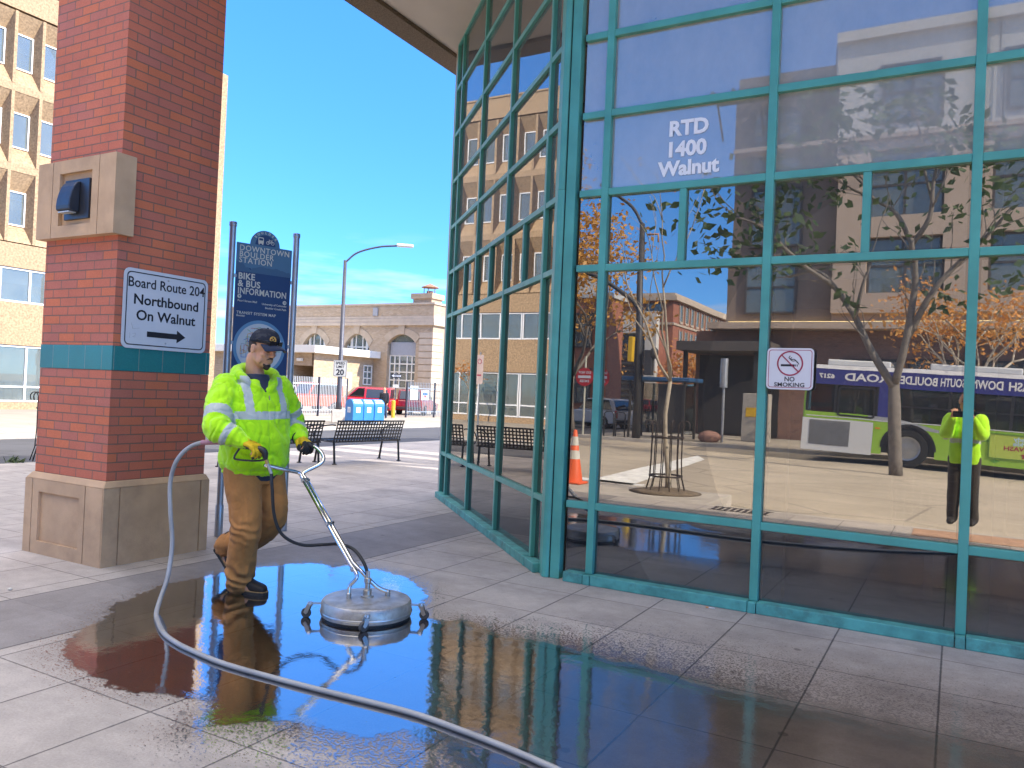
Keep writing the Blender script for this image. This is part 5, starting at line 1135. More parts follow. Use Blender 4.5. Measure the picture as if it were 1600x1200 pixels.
def lime_mat():
    s = NT('lime_safety_fabric'); o = s.pos(); f = s.rng(s.noise(o, 6, 5, .6), .3, .7); c = s.mix(f, (.38, .76, .006), (.50, .94, .012))
    c = s.mix(s.math('MULTIPLY', s.rng(s.noise(o, 15, 7, .75), .56, .74), .5), c, (.16, .28, .02)); c = s.mix(s.math('MULTIPLY', s.rng(s.noise(o, 3.2, 5, .7), .55, .75), .30), c, (.22, .46, .015))
    return s.done(s.pbr(c, .8, 0, s.bump(s.noise(o, 260, 3), .3, .003), .2, Sheen_Weight=.3))
LIME = lime_mat(); RETRO = cloth_mat('silver_reflective_tape', (.46, .50, .46), .5, 500, .15, .05, 0, 0); DUCK = cloth_mat('brown_duck_canvas', (.47, .205, .06), .85, 420, .3, .18, .35, .1, 7); NAVT = cloth_mat('navy_cotton', (.03, .038, .065), .9); DKF_ = cloth_mat('black_lining', (.012, .012, .014), .9)
YLEA = cloth_mat('yellow_glove_leather', (.62, .42, .015), .6, 160, .3, .15, .25, 0); BLEA = cloth_mat('black_glove_palm', (.018, .018, .018), .6, 160, .3); BOOT = cloth_mat('black_boot_leather', (.028, .024, .022), .5, 120, .3, .2, .3, 0); SOLE = mat('boot_sole_rubber', (.02, .018, .016), .8); STITCH = mat('boot_welt_tan', (.32, .20, .08), .7)
def hand(mb, wrist, knuckle, palm_n, curl, scale=1.0, thumb_side=1, spread=.012, grow=0.0):
    """palm, four unequal bent fingers and a thumb off the side of the palm; palm_n points out of the palm, fingers curl towards it"""
    w = V(wrist); d = (V(knuckle)-w).normalized(); pn = V(palm_n); pn = (pn-d*pn.dot(d)).normalized(); sd = d.cross(pn)*thumb_side
    s = scale; k = w+d*.085*s
    seg(mb, [w, w+d*.04*s, k], [(.024*s+grow, .030*s+grow), (.019*s+grow, .040*s+grow), (.015*s+grow, .040*s+grow)], 10, 3)
    for i in range(4): mb.ell(k+sd*(.030-.020*i)*s, .013*s+grow, .013*s+grow, .012*s+grow, 8, 6)
    for i, ln in enumerate((.068, .077, .072, .056)):
        b = k+sd*(.030-.020*i)*s; ln *= s; c = curl*(1+.06*i); r = (.0092-.0004*i)*s+grow; pts = [b]; a = 0
        for j, f in enumerate((.44, .31, .25)):
            a += c*(.75, 1.0, .7)[j]; pts.append(pts[-1]+(d*math.cos(a)+pn*math.sin(a))*ln*f+sd*(spread*(1.5-i)*.2))
        seg(mb, pts, [r*1.08, r*1.02, r*.96, r*.82], 8, 3)
    t0 = w+d*.03*s+sd*.030*s; tp = [t0, t0+(d*.5+sd*.75+pn*.35).normalized()*.034*s, t0+(d*.5+sd*.75+pn*.35).normalized()*.034*s+(d*.75+pn*.55+sd*.1*(1-curl)).normalized()*.030*s, t0+(d*.5+sd*.75+pn*.35).normalized()*.034*s+(d*.75+pn*.55).normalized()*.030*s+(d*.6+pn*.75-sd*.35).normalized()*.026*s]
    seg(mb, tp, [.0125*s+grow, .0115*s+grow, .0105*s+grow, .0085*s+grow], 8, 3)
def head_mesh(mb, hc, fv, sv, uv, s=1.0):
    T_ = lambda x, y, z: V(hc)+V(fv)*x*s+V(sv)*y*s+V(uv)*z*s
    q = Matrix((fv, sv, uv)).transposed()
    E = lambda c, a, b, d: mb.ell(T_(*c), a*s, b*s, d*s, 16, 12, q)
    E((-.004, 0, .035), .097, .077, .090); E((.018, 0, -.040), .074, .064, .072); E((.030, 0, -.080), .052, .048, .036); E((.062, 0, -.098), .024, .027, .019)
    E((.066, 0, .030), .030, .055, .018)                                    # brow
    for y in (-1, 1): E((.060, .036*y, -.022), .026, .026, .022); E((.072, .031*y, .006), .016, .017, .012); E((-.008, .077*y, -.004), .020, .009, .032); E((-.012, .083*y, .012), .013, .006, .014); E((.040, .052*y, -.062), .026, .013, .03)
    seg(mb, [T_(.088, 0, .022), T_(.100, 0, -.002), T_(.108, 0, -.022)], [.009*s, .0105*s, .0125*s], 8, 3); E((.096, .011, -.026), .010, .008, .008); E((.096, -.011, -.026), .010, .008, .008)
    E((.083, 0, -.054), .013, .024, .007); E((.081, 0, -.066), .012, .021, .007)
    return T_

def worker():
    base = V((-4.06, 3.79, 0)); th = R(-12); fv = V((math.cos(th), math.sin(th), 0)); sv = V((-math.sin(th), math.cos(th), 0)); N = mnoise.noise
    J = dict(torsoC=V((-4.129, 3.821, 1.172)), head=V((-4.062, 3.804, 1.622)), shR=V((-4.214, 3.655, 1.355)), elR=V((-4.055, 3.475, 1.10)), wrR=V((-3.915, 3.545, 1.018)), haR=V((-3.837, 3.563, .995)), shL=V((-4.085, 3.990, 1.368)), elL=V((-4.085, 4.137, 1.115)), wrL=V((-3.914, 4.047, 1.022)), haL=V((-3.824, 4.029, .991)),
             hipR=V((-4.13, 3.735, .89)), knR=V((-4.030, 3.705, .45)), anR=V((-4.105, 3.745, .10)), hipL=V((-4.10, 3.915, .88)), knL=V((-4.055, 3.945, .47)), anL=V((-4.505, 3.975, .215)))
    tc = lambda z, f=0: V((-4.118, 3.822, z))+fv*f
    # the body: one continuous surface, head to toes
    mb = MB(); hth = R(2); hp = R(14)
    hf0 = V((math.cos(hth), math.sin(hth), 0)); hs = V((-math.sin(hth), math.cos(hth), 0)); hf = hf0*math.cos(hp)-Z3*math.sin(hp); hu = Z3*math.cos(hp)+hf0*math.sin(hp)
    HT = head_mesh(mb, J['head'], hf, hs, hu)
    seg(mb, [HT(-.03, 0, -.04), HT(-.045, 0, -.10), tc(1.42, -.02), tc(1.36, -.02)], [.058, .056, .064, .08], 14)
    loft(mb, [(tc(.86), .15, .10), (tc(1.0), .155, .105), (tc(1.2), .165, .11), (tc(1.34), .165, .095), (tc(1.40), .09, .07)], sv, fv)
    seg(mb, [J['shR'], J['elR'], J['wrR']], [.055, .045, .030]); seg(mb, [J['shL'], J['elL'], J['wrL']], [.055, .045, .030])
    for a in 'RL': seg(mb, [J['hip'+a], J['kn'+a], J['an'+a]], [.085, .06, .045])
    seg(mb, [J['anR'], J['anR']+V((.05, .01, -.05)), J['anR']+V((.14, .03, -.06))], [.045, .04, .03]); seg(mb, [J['anL'], J['anL']+V((.03, -.01, -.08)), J['anL']+V((.09, -.02, -.125))], [.042, .038, .028])
    palmR = V((.15, .25, -1)).normalized(); palmL = V((.1, -.35, -1)).normalized()
    hand(mb, J['wrR'], J['haR'], palmR, .72, .92, 1); hand(mb, J['wrL'], J['haL'], palmL, .80, .92, -1)
    body = fuse(mb, 'person', SKIN, None, .0055, 3)
    tag(body, 'man in a lime reflective hooded jacket and brown trousers pushing the round floor cleaner', 'person')
    # eyes, brows, beard, hair
    EYW = mat('eye_dark', (.02, .015, .012), .3); mbe = MB()
    for y in (-.031, .031): mbe.ell(HT(.083, y, .000), .006, .013, .0035, 10, 6, Matrix((hf, hs, hu)).transposed())
    mbe.build('eyelids', mat('lash_dark', (.06, .03, .02), .6), body, smooth=True); mbe = MB()  # dark flat ellipsoids mark the lowered lids
    for y in (-1, 1): mbe.tube([HT(.090, .014*y, .022), HT(.090, .032*y, .027), HT(.078, .050*y, .022)], [.004, .005, .003], 6)
    mbe.build('eyebrows', HAIR, body, smooth=True); mbh = MB()
    Q = Matrix((hf, hs, hu)).transposed()
    mbh.ell(HT(.070, 0, -.104), .022, .024, .022, 12, 8, Q); mbh.tube([HT(.060, -.030, -.075), HT(.074, -.022, -.098), HT(.082, 0, -.104), HT(.074, .022, -.098), HT(.060, .030, -.075)], [.005, .010, .012, .010, .005], 8)
    mbh.tube([HT(.080, -.028, -.056), HT(.094, -.012, -.042), HT(.098, 0, -.041), HT(.094, .012, -.042), HT(.080, .028, -.056)], [.003, .0055, .005, .0055, .003], 8)
    fuse(mbh, 'beard', HAIR, body, .004, 2)
    mbh = MB(); mbh.ell(HT(-.020, 0, .030), .085, .0815, .066, 16, 12, Q); mbh.ell(HT(-.055, 0, -.01), .045, .062, .06, 12, 8, Q)
    fuse(mbh, 'hair', HAIR, body, .005, 2)
    # cap: crown, curved brim, round emblem
    def cap_mat():
        s = NT('dark_camo_cap'); n1 = s.noise(s.scale(s.pos(), 14, 14, 26), 1.2, 3); c = s.mix(s.math('GREATER_THAN', n1, .52), (.020, .024, .036), (.045, .047, .055)); return s.done(s.pbr(c, .85, 0, s.bump(s.noise(s.pos(), 300, 2), .3, .003), .2))
    CAPM = cap_mat(); CAPN = cloth_mat('navy_cap_brim', (.016, .026, .055), .8); mbc = MB(); vs = []; fs = []; n, m = 28, 9
    for i in range(m+1):
        t = math.pi/2*i/m
        for j in range(n):
            a = 2*math.pi*j/n; vs.append(HT(.004+.107*math.cos(t)**.75*math.cos(a)+(.004*math.sin(t)), .089*math.cos(t)**.75*math.sin(a), .046+.098*math.sin(t)+.01*math.cos(a)*math.cos(t)))
    fs = [(i*n+j, i*n+(j+1) % n, (i+1)*n+(j+1) % n, (i+1)*n+j) for i in range(m) for j in range(n)]+[tuple(reversed(range(n)))]
    mbc.add(vs, fs); cap = mbc.build('cap', CAPM, body, smooth=True); mbb = MB(); A_ = []
    for layer in (0, .004):
        for i in range(13):
            a = R(-66+132*i/12)
            for k_, rr in ((0, 0), (1, .5), (2, 1)):
                ext = .072*rr*math.cos(a*.62)**.8; y = (.089+.006*rr)*math.sin(a); x = .012+.102*math.cos(a)+ext; A_.append(HT(x, y, .050-.10*rr*.18+layer-.028*(y/.09)**2*(.5+.5*rr)+.004*math.cos(a)))
    fb = []
    for l_ in range(2):
        for i in range(12):
            for k_ in range(2): o_ = l_*39+i*3+k_; fb.append((o_, o_+1, o_+4, o_+3) if l_ else (o_, o_+3, o_+4, o_+1))
    for i in range(12): o_ = i*3+2; fb.append((o_, o_+3, o_+42, o_+39))
    mbb.add(A_, fb); mbb.build('brim', CAPN, cap, smooth=True)
    MB().ell(HT(.006, 0, .146), .008, .008, .004, 8, 6, Q).build('button', CAPN, cap, smooth=True)
    ec = HT(.0985, -.028, .088); en = (hf*.88-hs*.36+hu*.36).normalized(); eu = en.cross(hu).normalized()*-1; eu = hu.cross(en).normalized(); ev = en.cross(eu)
    GOLD = mat('emblem_gold', (.62, .36, .05), .5); CRIM = mat('emblem_crimson', (.30, .02, .03), .5)
    ring_mb(circle(.022, 20), circle(.0175, 20), ec, eu, ev, .003, .000).build('emblem_ring', GOLD, cap); MB().prism(arc(0, .0, .0165, 0, 180, 10), ec, eu, ev, .003, -.001).build('emblem_field', CRIM, cap); mbx = MB()
    for sg in (1, -1): mbx.bar(ec+eu*(-.013*sg)-ev*.013+en*.003, ec+eu*(.011*sg)+ev*.011+en*.003, .003, .002, en); mbx.bar(ec+eu*(.004*sg)+ev*.015+en*.003, ec+eu*(.016*sg)+ev*.004+en*.003, .003, .002, en)
    mbx.build('emblem_picks', GOLD, cap)
    # sunglasses resting on the brim
    GLK = mat('sunglass_black', (.006, .006, .008), .12); mg = MB()
    for y in (-.033, .033): mg.obox(HT(.118-abs(y)*.15, y, .064), (hs+hf*(-.35 if y > 0 else .35)).normalized(), hu, .027, .016, .004)
    mg.bar(HT(.120, -.012, .068), HT(.120, .012, .068), .005, .004)
    for y in (-1, 1): mg.bar(HT(.106, .056*y, .068), HT(.02, .093*y, .066), .004, .007)
    mg.build('sunglasses', GLK, body, bevel=.003)
    # shirt, hooded jacket
    mt = MB(); loft(mt, [(tc(.745), .165, .128), (tc(.80), .19, .15), (tc(1.0), .18, .13), (tc(1.2), .18, .115), (tc(1.34), .135, .085), (tc(1.42, -.01), .08, .08), (tc(1.455, -.01), .07, .072)], sv, fv)
    fuse(mt, 'shirt', NAVT, body, .009, 4, lambda p, n_: .006*N(p*14)+.004*N(V((p.x*30, p.y*30, p.z*4))))
    mj = MB(); loft(mj, [(tc(.778), .185, .150), (tc(.80, .005), .212, .170), (tc(.86, .012), .232, .185), (tc(1.0, .02), .232, .178), (tc(1.14, .012), .226, .165), (tc(1.26, .004), .220, .152), (tc(1.335, -.006), .204, .130), (tc(1.385, -.012), .160, .110), (tc(1.43, -.02), .105, .095)], sv, fv, 36)
    seg(mj, [J['shR']+Z3*.005, J['shR'].lerp(J['elR'], .5)-fv*.01-sv*.02, J['elR']-fv*.02, J['elR'].lerp(J['wrR'], .5)+Z3*.0, J['wrR']+V((.015, 0, .0))], [.096, .092, .086, .074, .048], 18)
    seg(mj, [J['shL']+Z3*.005, J['shL'].lerp(J['elL'], .5)+sv*.02, J['elL'], J['elL'].lerp(J['wrL'], .5), J['wrL']+V((.012, 0, .0))], [.092, .090, .084, .072, .047], 18)
    # hood bunched on the shoulders, open at the throat
    hp_ = [tc(1.355)+fv*.115+sv*.035, tc(1.41)+fv*.065+sv*.10, tc(1.455)-fv*.02+sv*.125, tc(1.470)-fv*.11+sv*.07, tc(1.472)-fv*.125-sv*.02, tc(1.458)-fv*.07-sv*.11, tc(1.420)+fv*.03-sv*.115, tc(1.355)+fv*.112-sv*.045]
    seg(mj, hp_, [.022, .036, .046, .056, .056, .046, .034, .020], 12, 4)
    def arm_t(p, a, b):
        ab = b-a; t = max(0, min(1, (p-a).dot(ab)/ab.length_squared)); return t, (p-(a+ab*t)).length
    def in_arm(p):
        best = None
        for s_ in 'RL':
            for nm, a, b in (('u', J['sh'+s_], J['el'+s_]), ('f', J['el'+s_], J['wr'+s_])):
                t, d_ = arm_t(p, a, b)
                if d_ < .112 and (best is None or d_ < best[2]): best = (nm, t, d_)
        return best
    def tors(p): q = p-tc(p.z); return q.dot(sv), q.dot(fv)
    def jw(p, n_):
        a = in_arm(p); w = .007*N(p*8)+.004*N(p*19)
        if a and a[2] < .105:
            fold = math.sin((a[1]*(9 if a[0] == 'f' else 6)+2.2*N(p*7))*2.4); near = 1-abs((a[1] if a[0] == 'f' else 1-a[1])-.1); w += .0065*fold*max(.25, near)
        else:
            s_, f_ = tors(p); w += .011*N(V((s_*15, f_*10, p.z*4.5)))+.006*max(0, (1.02-p.z)/.25)*N(V((s_*20, f_*20, p.z*9)))
            w -= .012*math.exp(-((p.z-.812)/.014)**2)
            if f_ > 0: w -= .005*math.exp(-(s_/.006)**2)*(p.z < 1.33)
        w += .007*max(0, 1-5*abs(N(V((p.x*8+3, p.y*8, p.z*6.5+p.x*3)))))*-1+.004*max(0, 1-6*abs(N(p*15)))*-1
        return w
    def jp(p, n_):
        a = in_arm(p); s_, f_ = tors(p); upper = p.z > 1.40 and (p-tc(p.z)).length < .2
        torso_d = (abs(s_)/.235)**2+(f_/.19)**2
        if a and (abs(s_) > .205 or a[0] == 'f' and f_ > .17 or torso_d > 1.12 or (a[0] == 'f' and a[2] < .075)):
            if a[0] == 'u' and .60 < a[1] < .80: return 1
            if a[0] == 'f' and .28 < a[1] < .52: return 1
            return 0
        if 1.158 < p.z-.02*s_ < 1.21: return 1
        if p.z > 1.20 and p.z < 1.44:
            if .095 < abs(s_)+.0*(p.z-1.2) < .150 and p.z > 1.2: return 1
        return 0
    fuse(mj, 'hooded_jacket', [LIME, RETRO, DKF_], body, .0062, 5, jw, jp)
    mz = MB(); zp = []
    for i in range(14): z = .80+(1.315-.80)*i/13; f_ = .158+.022*math.exp(-((z-.95)/.14)**2)-.012*max(0, (z-1.2)/.12); zp.append(tc(z, f_))
    # lining and shirt in the open neck
    mv = MB(); loft(mv, [(tc(1.33, .112), .004, .012), (tc(1.37, .075), .045, .030), (tc(1.425, .035), .072, .045), (tc(1.455, .0), .08, .06)], sv, fv, 20, 2)
    fuse(mv, 'shirt_front', NAVT, body, .007, 3)
    mz.tube([zp[-1]+fv*.012, zp[-1]+fv*.020-Z3*.03], .004, 6); mz.build('zip_pull', mat('zip_metal', (.35, .28, .15), .4, .8), body)
    # trousers, one surface
    mp_ = MB(); loft(mp_, [(tc(.72), .17, .125), (tc(.80), .18, .135), (tc(.92), .17, .125)], sv, fv)
    seg(mp_, [J['hipR']+V((.0, -.005, -.06)), V((-4.075, 3.722, .63)), J['knR'], V((-4.075, 3.725, .26)), J['anR']+V((-.005, 0, -.035))], [.122, .112, .097, .096, .092], 20)
    seg(mp_, [J['hipL']+V((0, .01, -.06)), V((-4.060, 3.94, .64)), J['knL']+V((.012, 0, .0)), V((-4.24, 3.965, .32)), J['anL']+V((-.01, 0, .01))], [.120, .108, .095, .092, .086], 20)
    def pw_(p, n_):
        w = .005*N(p*8)+.004*N(V((p.x*26, p.y*26, p.z*9)))
        k1 = math.exp(-((p.z-.44)/.10)**2); k2 = math.exp(-((p.z-.13)/.09)**2); w += (.004*k1+.008*k2)*math.sin(p.z*62+9*N(p*5)+4*N(p*11)); w -= .004*max(0, 1-5*abs(N(V((p.x*9, p.y*9, p.z*5+p.x*4)))))+.002*max(0, 1-6*abs(N(p*17))); return w
    fuse(mp_, 'trousers', DUCK, body, .0068, 5, pw_)
    # boots
    def boot(ank, toe, upv, name='boot'):
        ank = V(ank); toe = V(toe); d = (toe-ank); u = V(upv).normalized(); d = (d-u*d.dot(u)).normalized(); s_ = u.cross(d); m1 = MB(); so = ank-u*.078
        rings = []
        for x, w_, h in ((-.075, .030, .10), (-.055, .037, .115), (0, .037, .12), (.05, .040, .098), (.10, .046, .072), (.15, .046, .060), (.18, .038, .050), (.197, .020, .035)):
            c = so+d*x+u*(.018+h/2); rings.append((c, w_, h/2))
        loft(m1, rings, s_, u, 20, 2.6); seg(m1, [so+u*.09-d*.005, so+u*.17-d*.012], [.043, .048], 14)
        b_ = fuse(m1, name, BOOT, body, .006, 3); out = [(-.085, -.03), (-.07, -.038), (0, -.040), (.06, -.044), (.12, -.050), (.17, -.046), (.20, -.028), (.212, 0), (.20, .028), (.17, .046), (.12, .050), (.06, .044), (0, .040), (-.07, .038), (-.085, .03)]
        MB().prism(out, so, d, s_, .026, 0.0).build('sole', SOLE, b_, bevel=.004); MB().prism([(x*.985, y*1.02) for x, y in out], so, d, s_, .005, .0262).build('welt', STITCH, b_); ml = MB()
        for k_ in range(5): c = so+d*(.062-.014*k_)+u*(.088+.0145*k_); ml.tube([c-s_*.022-u*.004, c+u*.006, c+s_*.022-u*.004], .0028, 5)
        ml.build('laces', DKF_, b_); return b_
    boot(J['anR']+V((0, .012, -.022)), J['anR']+V((.2, .045, -.02)), (0, 0, 1)); boot(J['anL']+V((-.005, 0, -.01)), J['anL']+V((.16, -.02, -.13)), V((.45, -.05, .75)))
    # gloves
    def gp(w, k_, pn):
        d = (V(k_)-V(w)).normalized(); pn = V(pn); pn = (pn-d*pn.dot(d)).normalized()
        return lambda p, n_: 1 if n_.dot(pn) > .35 else 0
    g1_ = MB(); hand(g1_, J['wrR'], J['haR'], palmR, .72, 1.08, 1, grow=.0035); seg(g1_, [J['wrR']-V((.03, 0, -.008)), J['wrR']+V((.02, .005, -.005))], [.043, .040], 14, 2)
    fuse(g1_, 'glove', [YLEA, BLEA], body, .0045, 2, None, gp(J['wrR'], J['haR'], palmR))
    g2_ = MB(); hand(g2_, J['wrL'], J['haL'], palmL, .80, 1.08, -1, grow=.0035); seg(g2_, [J['wrL']-V((.03, -.015, -.008)), J['wrL']+V((.02, -.004, -.005))], [.043, .040], 14, 2)
    kL = J['haL']
    fuse(g2_, 'glove', [YLEA, BLEA], body, .0045, 2, None, lambda p, n_: 1 if (p-J['wrL']).dot((kL-J['wrL']).normalized()) > .085 else 0)
    for w_, k_ in ((J['wrR'], J['haR']), (J['wrL'], J['haL'])):
        d = (k_-w_).normalized(); MB().lathe([(.046, 0), (.048, .004), (.048, .010), (.046, .014)], w_-d*.040, d, 18, cap=False).build('glove_cuff', DKF_, body, smooth=True)
    return body
worker()

def simple_person(label, base, face_deg, joints, jacket, trousers, shoes, hairm, voxel=.012, jacket_paint=None, stripes=None, shoulder=.2, curl=.5, jr=(.085, .07, .048), grip=None):
    """a whole clothed figure: one continuous body, clothes and hair as children"""
    b = V(base); th = R(face_deg); fv = V((math.cos(th), math.sin(th), 0)); sv = V((-math.sin(th), math.cos(th), 0)); W_ = lambda t: b+fv*t[0]+sv*t[1]+Z3*t[2]
    J = {k: W_(v) for k, v in joints.items()}; mb = MB(); HT = head_mesh(mb, J['head'], fv, sv, Z3)
    seg(mb, [HT(-.02, 0, -.05), J['neck']], [.056, .062]); c0 = (J['hipR']+J['hipL'])/2; loft(mb, [(c0-Z3*.05, .14, .10), (c0+Z3*.15, .135, .095), (J['neck']-Z3*.20, .155, .10), (J['neck']-Z3*.07, .15, .08), (J['neck'], .07, .06)], sv, fv)
    for a, s_ in (('R', -1), ('L', 1)):
        seg(mb, [J['sh'+a], J['el'+a], J['wr'+a]], [.052, .042, .029]); seg(mb, [J['hip'+a], J['kn'+a], J['an'+a]], [.08, .058, .042]); seg(mb, [J['an'+a], J['an'+a]+fv*.05-Z3*.035, J['an'+a]+fv*.12-Z3*.05], [.036, .028, .018])
        d = (J['wr'+a]-J['el'+a]).normalized(); pn = (grip[a] if grip else -fv*.2-sv*s_); hand(mb, J['wr'+a], J['wr'+a]+d*.09, pn, curl, .95, s_ if True else 1)
    body = fuse(mb, 'person', SKIN, None, min(voxel, .008), 3); tag(body, label, 'person')
    mh = MB(); Q = Matrix((fv, sv, Z3)).transposed(); mh.ell(HT(-.016, 0, .048), .094, .082, .088, 14, 10, Q); mh.ell(HT(-.05, 0, -.0), .055, .07, .07, 12, 8, Q); fuse(mh, 'hair', hairm, body, .007, 2)
    me_ = MB()
    for y in (-.031, .031): me_.ell(HT(.086, y, .002), .005, .012, .005, 8, 6, Q)
    me_.build('eyes', mat('eye_dark', (.02, .015, .012), .3), body, smooth=True)
    mj = MB(); loft(mj, [(c0-Z3*.10, .175, .135), (c0, .185, .145), (c0+Z3*.2, .175, .135), (J['neck']-Z3*.2, .19, .13), (J['neck']-Z3*.08, .175, .10), (J['neck']-Z3*.0, .075, .07)], sv, fv)
    for a in 'RL': seg(mj, [J['sh'+a], J['el'+a], J['wr'+a]-(J['wr'+a]-J['el'+a]).normalized()*.02], list(jr))
    fuse(mj, 'jacket', jacket, body, voxel, 4, lambda p, n: .006*mnoise.noise(p*10)+.004*mnoise.noise(p*24), jacket_paint)
    mt = MB(); loft(mt, [(c0-Z3*.12, .155, .12), (c0+Z3*.05, .155, .12)], sv, fv)
    for a in 'RL': seg(mt, [J['hip'+a]-Z3*.03, J['kn'+a], J['an'+a]-Z3*.02], [.105, .078, .066])
    fuse(mt, 'trousers', trousers, body, voxel, 4, lambda p, n: .005*mnoise.noise(p*9)+.004*mnoise.noise(V((p.x*20, p.y*20, p.z*8))))
    for a in 'RL':
        ms = MB(); q = J['an'+a]; loft(ms, [(q+fv*x-Z3*(.085-h/2), w, h/2) for x, w, h in ((-.07, .034, .085), (0, .044, .095), (.08, .048, .09), (.15, .044, .07), (.19, .024, .04))], sv, Z3, 16); seg(ms, [q-Z3*.03, q+Z3*.02], [.042, .045]); fuse(ms, 'shoe', shoes, body, .009, 2)
    return body, W_, J
# the photographer, seen only in the glass
def ph_paint(p, n): return 1 if 1.02 < p.z < 1.07 else 0
PH = dict(head=(-.02, 0, 1.545), neck=(-.05, 0, 1.36), shR=(-.05, -.17, 1.31), shL=(-.05, .17, 1.31), elR=(.10, -.20, 1.13), elL=(.10, .20, 1.13), wrR=(.245, -.115, 1.335), wrL=(.245, .115, 1.335), hipR=(-.05, -.09, .86), hipL=(-.05, .09, .86), knR=(-.03, -.10, .47), knL=(-.03, .10, .47), anR=(-.05, -.12, .085), anL=(-.05, .12, .085))
simple_person('photographer in a lime jacket and dark trousers mirrored in the glass holding up a phone', (.10, -.44, 0), 97, PH, [LIME, RETRO], cloth_mat('dark_trousers', (.035, .027, .022)), BOOT, HAIR, jacket_paint=ph_paint, curl=.65, jr=(.095, .08, .05), grip={'R': V((0, 0, 1)), 'L': V((0, 0, 1))})
t = thing('phone', 'dark phone held up by the photographer mirrored in the glass', 'phone', (.0, -.035, 1.40)); MB().prism(rrect(.15, .074, .010), (.035, -.030, 1.385), X3, Z3, -.008, 0).build('case', mat('phone_black', (.015, .015, .018), .3), t, bevel=.002)
PD = dict(head=(.02, 0, 1.61), neck=(0, 0, 1.43), shR=(0, -.17, 1.37), shL=(0, .17, 1.37), elR=(-.06, -.22, 1.10), elL=(.03, .22, 1.10), wrR=(.04, -.20, .86), wrL=(.14, .20, .87), hipR=(0, -.09, .90), hipL=(0, .09, .90), knR=(.12, -.10, .49), knL=(-.06, .10, .48), anR=(.20, -.10, .085), anL=(-.28, .10, .12))
simple_person('pedestrian in a dark jacket walking past the mailboxes with a paper bag', (-27.2, 34.3, -.3), -58, PD, cloth_mat('dark_jacket_cloth', (.02, .02, .026)), cloth_mat('blue_grey_jeans', (.05, .075, .13)), BOOT, HAIR, .016)
tag(MB().box(-27.40, -27.14, 33.95, 34.13, .10, .50).build('paper_bag', mat('kraft_paper', (.50, .33, .17), .8), bevel=.01), 'brown paper bag in the hand of the pedestrian', 'bag')
# ------------------------------------------------------------------ the surface cleaner, gun, hoses
INOX = mat('stainless_steel', (.46, .45, .43), .36, .92, var=.12, scale=9); INOXD = mat('wet_stainless_deck', (.44, .41, .37), .46, .75, var=.28, scale=9, dirt=.6); CHROME = mat('chrome_tube', (.62, .62, .63), .12, 1.0, var=.05); BRASS = mat('brass_fitting', (.50, .34, .14), .35, .9); RUB = mat('black_rubber', (.014, .014, .015), .55, var=.15)
cc0 = V((-3.104, 3.835, 0)); scn = thing('surface_cleaner', 'round stainless steel floor cleaner on castors with a forked chrome handle', 'floor cleaner', cc0)
MB().lathe([(.262, .018), (.272, .020), (.274, .028), (.272, .094), (.262, .108), (.235, .114), (.05, .121), (0, .121)], cc0, n=56, cap=False).build('deck', INOXD, scn, auto=35)
MB().lathe([(.262, .004), (.266, .021), (.25, .022)], cc0, n=48, cap=False).build('brush_skirt', RUB, scn, smooth=True)
MB().lathe([(.275, .034), (.278, .038), (.278, .044), (.275, .048)], cc0, n=56, cap=False).build('rim_bead', INOX, scn, smooth=True)
CAST = mat('castor_grey_tyre', (.05, .05, .05), .6)
for x, y, a in ((-3.345, 3.600, 200), (-2.905, 3.600, 250), (-2.805, 3.985, 20)):
    p = V((x, y, 0)); d = (V((x, y, 0))-cc0).normalized(); ct = MB(); ct.bar(cc0+d*.262+Z3*.088, p+Z3*.088, .03, .006); ct.lathe([(.016, .075), (.018, .085), (.014, .098)], p, n=12)
    u = V((math.cos(R(a)), math.sin(R(a)), 0)); s_ = Z3.cross(u)
    for sg in (1, -1): ct.prism([(-.012, .085), (.014, .085), (.034, .036), (.020, .024), (.008, .034)], p+s_*.014*sg, u, Z3, .002, -.001)
    c_ = ct.build('castor', INOX, scn); MB().lathe([(.008, -.011), (.026, -.011), (.030, -.006), (.030, .006), (.026, .011), (.008, .011)], p+u*.022+Z3*.0305, s_, 20).build('wheel', CAST, c_, auto=40)
bL, bR = V((-3.173, 3.745, .120)), V((-3.030, 3.942, .120)); J0 = V((-3.172, 3.800, .272)); YT = V((-3.716, 3.868, .812))
for b in (bL, bR): MB().lathe([(.016, 0), (.016, .03), (.012, .035)], b-Z3*.004, n=12).build('bracket', INOX, scn, bevel=.002)
pd = (YT-J0).normalized(); sd = V((0, 1, 0)); sd = (sd-pd*sd.dot(pd)).normalized()
MB().tube(smooth_path([bL+Z3*.02, bL+V((-.004, .012, .07)), J0+sd*-.014-pd*.035, J0-sd*.014+pd*.06], 6)+[YT-sd*.014-pd*.04], .0125, 12).build('handle_tube', CHROME, scn, smooth=True)
MB().tube(smooth_path([bR+Z3*.02, bR+V((-.05, -.05, .055)), J0+V((.03, .03, -.012)), J0+sd*.014+pd*.06], 6)+[YT+sd*.014-pd*.04], .0125, 12).build('handle_tube', CHROME, scn, smooth=True)
for t_ in (.02, .47, .97): q = J0.lerp(YT, t_) if t_ < .9 else YT-pd*.05; MB().obox(q, pd, sd, .012, .030, .012).build('clamp', INOX, scn, bevel=.004)
q = J0.lerp(YT, .47); MB().tube([q+sd*.02-pd.cross(sd)*.02, q+sd*.02+pd.cross(sd)*.03], .006, 8).build('clamp_knob', RUB, scn)
MB().tube(smooth_path([YT+sd*.014-pd*.05, YT+sd*.02+pd*.01, V((-3.672, 3.975, .872)), V((-3.668, 4.012, .905)), V((-3.700, 4.022, .950)), V((-3.765, 4.024, .984)), V((-3.855, 4.026, .996))], 6), .0125, 12).build('handle_grip_tube', CHROME, scn, smooth=True)
